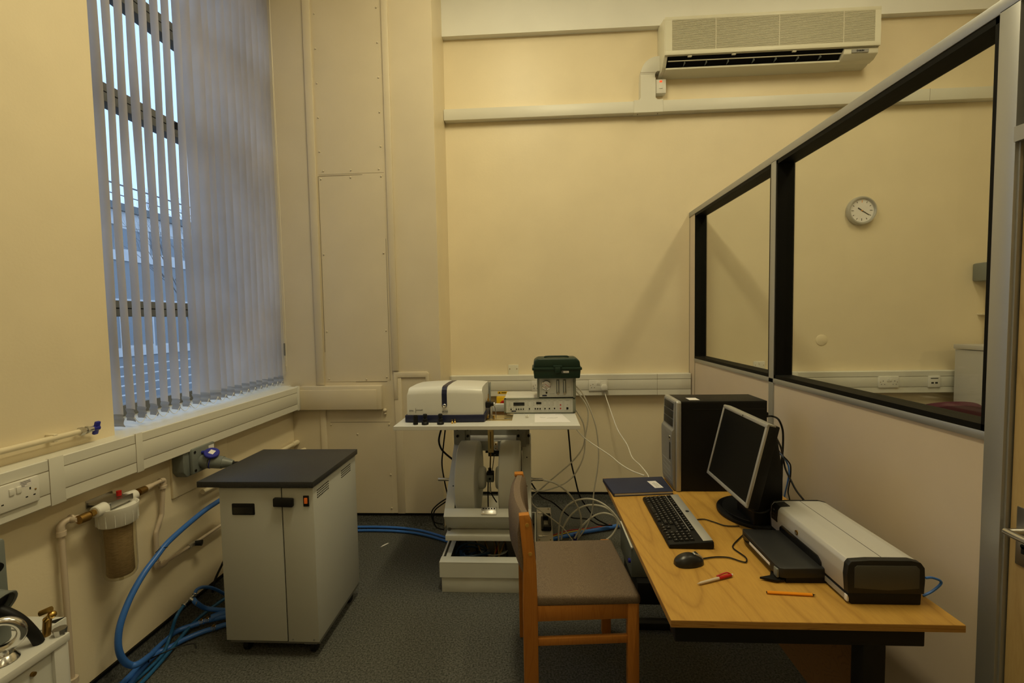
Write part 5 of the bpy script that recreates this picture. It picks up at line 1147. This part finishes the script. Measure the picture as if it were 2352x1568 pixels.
# tower
pc = thing('computer_tower', (.83, 2.11, TZ), 'black computer tower with silver front frame lying lengthwise on the desk', 'computer')
obj('case', B((.648, 2.02, TZ), (1.03, 2.195, 1.133), .002), 'black', pc)
obj('side_panel', B((.655, 2.0185, TZ+.006), (1.028, 2.0205, 1.127)), 'black', pc)
obj('panel_groove', B((.70, 2.0175, 1.096), (1.02, 2.0187, 1.0975)), 'darkgrey', pc)
bz_ = MB().prism([(2.012, TZ+.002), (2.018, TZ), (2.197, TZ), (2.197, 1.135), (2.020, 1.135), (2.012, 1.128)], 'x', .630, .652, .005)
obj('bezel_frame', bz_, 'silver', pc)
fr = MB()
pf = [(TZ+.005, .622), (TZ+.03, .617), (TZ+.15, .6125), (TZ+.26, .6115), (TZ+.275, .613), (TZ+.285, .621), (1.128, .6255), (1.132, .631), (TZ+.003, .631)]
obj('front_face', MB().prism([(x, z) for z, x in pf], 'y', 2.024, 2.188, .003), 'towerface', pc)
for i, (z0, z1) in enumerate(((1.012, 1.046), (1.049, 1.083), (1.086, 1.120))):
    xx = .6195+i*.0013; obj('drive_bay', B((xx, 2.040, z0), (xx+.008, 2.172, z1), .002), 'darkgrey', pc)
for i in range(5): obj('front_louvre', MB().prism([(.6135+.0010*(4-i), .745+i*.021), (.6115+.0010*(4-i), .762+i*.021), (.622, .762+i*.021), (.622, .745+i*.021)], 'y', 2.045, 2.17), 'alu', pc)
obj('power_button', MB().cyl((.615, 2.05, .962), (.609, 2.05, .962), .0105, n=20), 'steel', pc)
obj('power_ring', MB().cyl((.6095, 2.05, .962), (.608, 2.05, .962), .006, n=16), 'black', pc)
obj('port_strip', MB().box((.6095, 2.044, .86), (.614, 2.056, .94), .002), 'darkgrey', pc)
obj('paper_sticker', B((.70, 2.05, 1.133), (.745, 2.105, 1.1338)), 'paper', pc)

# monitor
mo = thing('monitor', (.85, 1.73, TZ), 'black flat monitor with silver bezel tilted back on a curved black stand', 'monitor')
top = Vector((.792, 0, 1.141)); bot = Vector((.722, 0, .848)); d = (top-bot); Hm = d.length; dz = d.normalized(); nrm = Vector((-dz.z, 0, dz.x))   # outward normal points -x
ya, yb_ = 1.550, 1.905
MM = Matrix(((0, -nrm.x*1, dz.x, bot.x), (1, 0, 0, ya), (0, -nrm.z*1, dz.z, bot.z), (0, 0, 0, 1)))  # local: x along Y world, y into the screen, z up the panel
Wm = yb_-ya
def mm(fn, m, nm, par=mo, **k):
    q = MB(); q.M = MM; fn(q); return obj(nm, q, m, par, **k)
mm(lambda q: q.box((0, .006, 0), (Wm, .045, Hm), .004), 'black', 'housing')
bzl = mm(lambda q: q.box((0, 0, 0), (Wm, .009, .0135), .002).box((0, 0, Hm-.0135), (Wm, .009, Hm), .002).box((0, 0, .010), (.0115, .009, Hm-.01), .002).box((Wm-.0115, 0, .010), (Wm, .009, Hm-.01), .002).box((0, .004, Hm-.004), (Wm, .030, Hm+.001)), 'silver', 'bezel')
mm(lambda q: q.box((.010, .003, .012), (Wm-.010, .007, Hm-.012)), 'screen', 'screen')
mm(lambda q: q.cyl((Wm*.5, -.0004, Hm-.008), (Wm*.5, .001, Hm-.008), .0035, n=12), 'darkgrey', 'badge', bzl)
mm(lambda q: q.prism([(.05, .045), (.30, .045), (.27, .075), (.08, .075)], 'z', .05, Hm-.06, .006), 'black', 'rear_hump')
obj('stand_neck', MB().prism([(.80, TZ+.015), (.905, TZ+.015), (.905, .93), (.885, 1.06), (.86, 1.07), (.80, .93)], 'y', 1.655, 1.795, .006), 'black', mo)
bp_ = []
for i in range(24):
    a = math.pi/2+math.pi*i/23; bp_.append((.885+.155*math.cos(a), 1.79+.155*math.sin(a)*1.02))
bp_ += [(.96, 1.635), (.97, 1.65), (.97, 1.93), (.96, 1.945)]
obj('stand_base', MB().prism(bp_, 'z', TZ, TZ+.016, .005), 'black', mo)
bp2 = [(.885+(x-.885)*.86, 1.79+(y-1.79)*.86) for x, y in bp_]
obj('base_plate', MB().prism(bp2, 'z', TZ+.015, TZ+.020, .002), 'darkgrey', mo)

# keyboard
kb = thing('keyboard', (.53, 1.7, TZ), 'black keyboard with silver rear strip', 'keyboard')
KM = Matrix.Translation((.449, 1.512, TZ)) @ Matrix.Rotation(math.radians(-1.0), 4, 'Z')   # local: x depth (0 front .. .152 rear), y along 0..0.405
KL, KD = .408, .150
def kk_(fn, m, nm, par=kb, **k):
    q = MB(); q.M = KM; fn(q); return obj(nm, q, m, par, **k)
kk_(lambda q: q.prism([(0, .0), (KD, 0), (KD+.002, .012), (KD, .028), (.004, .016), (0, .012)], 'y', 0, KL, .004), 'black', 'body')
kk_(lambda q: q.prism([(.116, .0262), (.148, .0290), (.148, .0305), (.116, .0275)], 'y', .006, KL-.004, .0008), 'silver', 'rear_strip')
kk_(lambda q: q.prism([(.0945, .0245), (.0965, .0247), (.0965, .0262), (.0945, .026)], 'y', .08, KL-.01), 'silver', 'divider')
key = {}
def keymesh(w):
    if w not in key:
        h = w/2-.0011
        m = MB(); m.add([(-.0083, -h, 0), (.0083, -h, 0), (.0083, h, 0), (-.0083, h, 0), (-.0063, -h+.002, .006), (.0063, -h+.002, .0068), (.0063, h-.002, .0068), (-.0063, h-.002, .006)], [(3, 2, 1, 0), (4, 5, 6, 7), (0, 1, 5, 4), (1, 2, 6, 5), (2, 3, 7, 6), (3, 0, 4, 7)])
        m.add([(0, -.001, .0069), (.002, -.001, .0071), (.002, .0012, .0071), (0, .0012, .0069)], [(0, 1, 2, 3)])
        me = m.mesh('key', M['black']); me.materials.append(M['paper']); me.polygons[len(me.polygons)-1].material_index = 1
        for p in me.polygons: p.material_index = 1 if p.area < 2e-5 and abs(p.normal.z) > .9 and p.center.z > .0066 and abs(p.center.y) < .001 and p.area < 8e-6 else 0
        key[w] = me
    return key[w]
sl_ = math.atan2(.012, .15)
def addkey(x, y, w):
    p = KM @ Vector((x, y, .0145+.082*x)); o = inst('key', keymesh(w), kb, p, (0, -sl_, math.radians(-1.0)))
rows = {0: [1]*14, 1: [1.5]+[1]*12+[1.5], 2: [1.75]+[1]*11+[2.0], 3: [1.25]+[1]*11+[2.25], 4: [1.5, 1, 1.25, 5.5, 1.25, 1, 1.5]}
U0 = .0178
for r, ws in rows.items():
    x = .083-r*.0178; y = KL-.010   # keyboard left end is far from the camera
    for wd in ws:
        y -= wd*U0*1.0; addkey(x, y+wd*U0/2, round(wd*U0, 4))
for r in range(5):
    x = .083-r*.0178
    if r in (0, 1, 4):
        for c_ in range(3): addkey(x, .128-c_*U0+.004, U0)
    elif r == 3: addkey(x, .114, U0)
    for c_ in range(4):
        if c_ < 3 or r != 4: addkey(x, .070-c_*U0+.004, U0)
for y in [KL-.018]+[KL-.05-i*.0178-(i//4)*.009 for i in range(12)]+[.128, .110, .092]: addkey(.1055, y, .016)
kk_(lambda q: q.cyl((.135, .235, .0295), (.135, .235, .0305), .007, n=16), 'darkgrey', 'badge')
# mouse
ms = thing('mouse', (.49, 1.43, TZ), 'black computer mouse with silver tip near the keyboard', 'mouse')
def mouse(q):
    n = 16; k = 12; vs = []; fs = []
    for i in range(n+1):
        t = i/n; x = -.052+.104*t; wv = .030*math.sqrt(max(0, 1-(2*t-1)**2*.97))**.75*(1.06-.12*t); h = .037*math.sin(math.pi*min(1, .12+t*.80))**.75
        for j in range(k+1):
            a = math.pi*j/k; vs.append((x, wv*math.cos(a), .001+h*math.sin(a)**.8))
    for i in range(n):
        for j in range(k): fs.append([i*(k+1)+j, i*(k+1)+j+1, (i+1)*(k+1)+j+1, (i+1)*(k+1)+j])
        fs.append([i*(k+1), (i+1)*(k+1), (i+1)*(k+1)+k, i*(k+1)+k])
    fs.append(list(range(k+1))); fs.append(list(range(n*(k+1), (n+1)*(k+1)))[::-1]); q.add(vs, fs, True)
q = MB(); q.M = Matrix.Translation((.484, 1.420, TZ)) @ Matrix.Rotation(math.radians(12), 4, 'Z') @ Matrix.Scale(.93, 4); mouse(q); obj('body', q, 'mouse', ms)
q = MB(); q.M = Matrix.Translation((.484, 1.420, TZ)) @ Matrix.Rotation(math.radians(12), 4, 'Z') @ Matrix.Scale(.93, 4); q.prism([(.016, .0345), (.044, .0165), (.052, .010), (.050, .020), (.036, .0315), (.020, .0372)], 'y', -.007, .009, .002); obj('silver_tip', q, 'silver', ms)
q = MB(); q.M = Matrix.Translation((.484, 1.420, TZ)) @ Matrix.Rotation(math.radians(12), 4, 'Z') @ Matrix.Scale(.93, 4); q.cyl((.026, -.004, .033), (.026, .006, .033), .006, n=12); obj('wheel', q, 'darkgrey', ms)
obj('cord', MB().tube(P['mousec'], .0022, 6, 5), 'black', ms)
obj('cord', MB().tube(P['kbc'], .0022, 6, 5), 'black', kb)
obj('cable', MB().tube(P['monc'], .003, 6, 5), 'black', mo)

# printer
pt = thing('printer', (.95, 1.42, TZ), 'silver and black desktop printer with open front tray', 'printer')
prx = [(.846, .751), (.842, .80), (.845, .830), (.853, .841), (.90, .8445), (1.01, .8445), (1.035, .838), (1.045, .824), (1.047, .79), (1.045, .751)]
sm_ = MB().prism(prx, 'y', 1.240, 1.622, .003); obj('shell', sm_, 'printer', pt)
ec = [(.845+(x-.845), z) for x, z in prx]
obj('end_cap', MB().prism([(x, z+.0008) for x, z in prx], 'y', 1.224, 1.243, .002), 'cap', pt)
obj('end_inset', MB().prism([(.861, .768), (.861, .825), (.868, .831), (1.022, .831), (1.031, .822), (1.031, .768), (.95, .762)], 'y', 1.2225, 1.226, .001), 'inset', pt)
obj('end_cap_far', MB().prism([(x, z+.0008) for x, z in prx], 'y', 1.620, 1.628), 'black', pt)
obj('base', MB().prism([(.856, TZ), (1.038, TZ), (1.040, .752), (.848, .752), (.846, .745)], 'y', 1.226, 1.626, .002), 'black', pt)
obj('front_strip', MB().box((.8455, 1.232, .729), (.8475, 1.335, .744)), 'silver', pt)
obj('white_tab', MB().box((.8445, 1.227, .727), (.850, 1.238, .745), .001), 'paper', pt)
obj('top_seam', MB().box((.943, 1.243, .8442), (.9445, 1.62, .8449)), 'darkgrey', pt)
obj('control_panel', MB().prism([(.8408, .787), (.8395, .80), (.8425, .832), (.852, .8428), (.885, .8455), (.885, .843), (.856, .838), (.848, .80), (.848, .787)], 'y', 1.575, 1.612), 'black', pt)
for z in (.80, .812, .824): obj('control_button', MB().box((.8385, 1.588, z-.003), (.842, 1.600, z+.003), .001), 'darkgrey', pt)
obj('maker_badge', MB().cyl((.8445, 1.46, .806), (.8405, 1.46, .806), .008, n=20), 'brassdark', pt)
q = MB(); W = Matrix(((0, 0, -1, .8402), (-1, 0, 0, 1.4655), (0, 1, 0, .8025), (0, 0, 0, 1))); obj('badge_lettering', text_mb('hp', .009, W, .0003), 'alu', pt)
obj('output_slot', MB().prism([(1.335, .752), (1.335, .778), (1.350, .79), (1.545, .79), (1.558, .778), (1.558, .752)], 'x', .8395, .850, .002), 'blackgloss', pt)
tyk = obj('paper_tray', MB().prism([(.728, 1.318), (.852, 1.322), (.852, 1.560), (.722, 1.572), (.716, 1.560), (.712, 1.34), (.716, 1.322)], 'z', .735, .766, .004), 'darkgrey', pt)
obj('tray_base', MB().prism([(.735, 1.322), (.852, 1.322), (.852, 1.560), (.735, 1.565)], 'z', TZ, .737), 'black', pt)
obj('tray_mouth', MB().box((.7125, 1.345, .738), (.72, 1.545, .756)), 'blackgloss', tyk)
obj('tray_paper', MB().box((.7118, 1.37, .744), (.719, 1.535, .752)), 'palepaper', tyk) if 'palepaper' in M else obj('tray_paper', MB().box((.7113, 1.37, .746), (.719, 1.50, .7535)), 'paper', tyk)
obj('paper_stop', MB().prism([(.665, 1.335), (.705, 1.318), (.730, 1.322), (.735, 1.35), (.715, 1.37), (.70, 1.345)], 'z', .724, .730), 'black', pt)
obj('tray_clip', MB().box((.709, 1.325, .733), (.717, 1.345, .76), .003), 'commando', pt)
obj('slot_parts', MB().box((.842, 1.36, .766), (.852, 1.50, .772)).box((.84, 1.35, .772), (.848, 1.38, .784)), 'commando', pt)
usb = thing('usb_cable', P['usb'][0], 'blue usb cable looping out at the near right side of the printer', 'cable')
obj('cable', MB().tube(P['usb'], .0032, 8), 'blue', usb)
obj('plug', MB().box((1.046, 1.258, P['usb'][0][2]-.006), (1.066, 1.272, P['usb'][0][2]+.006), .002), 'blue', usb)
# cables behind the monitor
for i, (kx, r, m_, l) in enumerate((('C1', .0042, 'black', 'thick black power cable from the back of the computer tower'), ('C2', .0038, 'black', 'black cable slanting down to the right behind the printer'), ('C3', .0034, 'blue', 'blue cable hanging behind the monitor'), ('C4', .0028, 'black', 'thin black cable bulging furthest right behind the monitor'), ('C5', .0026, 'black', 'thin black cable hanging straight behind the monitor'))):
    hose('data_cable', kx, r, m_, l, 'cable', n=8)
obj('power_plug', MB().box((1.03, 2.06, P['C1'][0][2]-.012), (1.058, 2.09, P['C1'][0][2]+.012), .004), 'black', label='black power plug in the back of the computer tower', cat='plug')
obj('cable_head', MB().tube([(.900, 1.715, 1.035), (.905, 1.72, 1.0), (.895, 1.72, .96)], .009, 10), 'black', mo)
# pens
pn = thing('ballpoint_pen', P['pen1'][0], 'clear ballpoint pen with red clip and grip on the desk', 'pen')
a0, a1 = Vector((.469, 1.302, .7255)), Vector((.592, 1.351, .7265)); dd = (a1-a0)
obj('barrel', MB().tube([a0, a0+dd*.06, a0+dd*.12, a0+dd*.62], .0012, 10, 2, smooth=False).tube([a0+dd*.03, a0+dd*.10], .0016, 10, smooth=False, r1=.0038).tube([a0+dd*.10, a0+dd*.62], .0038, 12, smooth=False, r1=.0046), 'pinkwhite', pn)
obj('red_cap', MB().tube([a0+dd*.60, a0+dd*.80, a0+dd*.95], .0050, 12, smooth=False), 'red', pn)
obj('clip', MB().tube([a0+dd*.93+Vector((0, 0, .004)), a0+dd*.85+Vector((-.002, .005, .007)), a0+dd*.58+Vector((-.002, .005, .004))], .0022, 8), 'red', pn)
obj('push_button', MB().tube([a0+dd*.94, a1], .0028, 10, smooth=False), 'white', pn)
p2_ = thing('orange_pen', (.72, 1.262, .724), 'orange ballpoint pen lying in front of the printer tray', 'pen')
b0, b1 = Vector((.652, 1.268, .7245)), Vector((.772, 1.259, .7245)); e_ = (b1-b0)
obj('barrel', MB().cyl(b0, b1, .0042, .0042, 6), 'orange', p2_)
obj('end_plug', MB().cyl(b0-e_*.01, b0+e_*.005, .0028, n=10), 'darkgrey', p2_)
obj('tip', MB().cyl(b1, b1+e_*.04, .0036, .0016, 8).cyl(b1+e_*.04, b1+e_*.075, .0012, .0004, 8), 'black', p2_)

# =====================================================================
# far room behind the partition
# =====================================================================
fc = thing('filing_cabinet', (3.3, 3.2, 0), 'tall grey cabinet behind the glass at the right end', 'cabinet')
obj('body', B((3.10, 2.90, 0), (3.62, 3.44, 1.235), .003), 'printer', fc)
obj('top', B((3.092, 2.892, 1.239), (3.628, 3.445, 1.272), .003), 'printer', fc)
for z0, z1 in ((.02, .42), (.43, .83), (.84, 1.225)):
    dw = obj('drawer', B((3.105, 2.890, z0), (3.615, 2.902, z1), .003), 'printer', fc)
    obj('handle', B((3.26, 2.880, z1-.16), (3.46, 2.892, z1-.13), .003), 'commando', dw)
oc = thing('office_chair', (2.45, 2.75, 0), 'plum coloured chair behind the glass, only its curved back showing', 'chair')
def pback(q):
    n = 16; vs = []; fs = []
    for i in range(n+1):
        t = i/n; x = 2.32+.40*t; arc = 1-(2*t-1)**2; zt = .915+.06*arc**.5; y = 2.80-.05*arc
        vs += [(x, y, .60), (x, y, zt-.02), (x, y+.025, zt), (x, y+.05, zt-.02), (x, y+.05, .60)]
    for i in range(n):
        for j in range(5): fs.append([i*5+j, i*5+(j+1) % 5, (i+1)*5+(j+1) % 5, (i+1)*5+j])
    fs.append([0, 1, 2, 3, 4]); fs.append([n*5+4, n*5+3, n*5+2, n*5+1, n*5]); q.add(vs, fs, True)
q = MB(); pback(q); obj('backrest', q, 'purple', oc)
obj('seat', B((2.30, 2.80, .42), (2.74, 3.24, .50), .03, 3), 'purple', oc)
for x in (2.36, 2.68):
    for y in (2.85, 3.18): obj('leg', MB().cyl((x, y, 0), (x, y, .42), .014), 'alu', oc)
    obj('back_post', MB().tube([(x, 2.84, .44), (x, 2.82, .52), (x, 2.805, .62)], .010, 8), 'alu', oc)
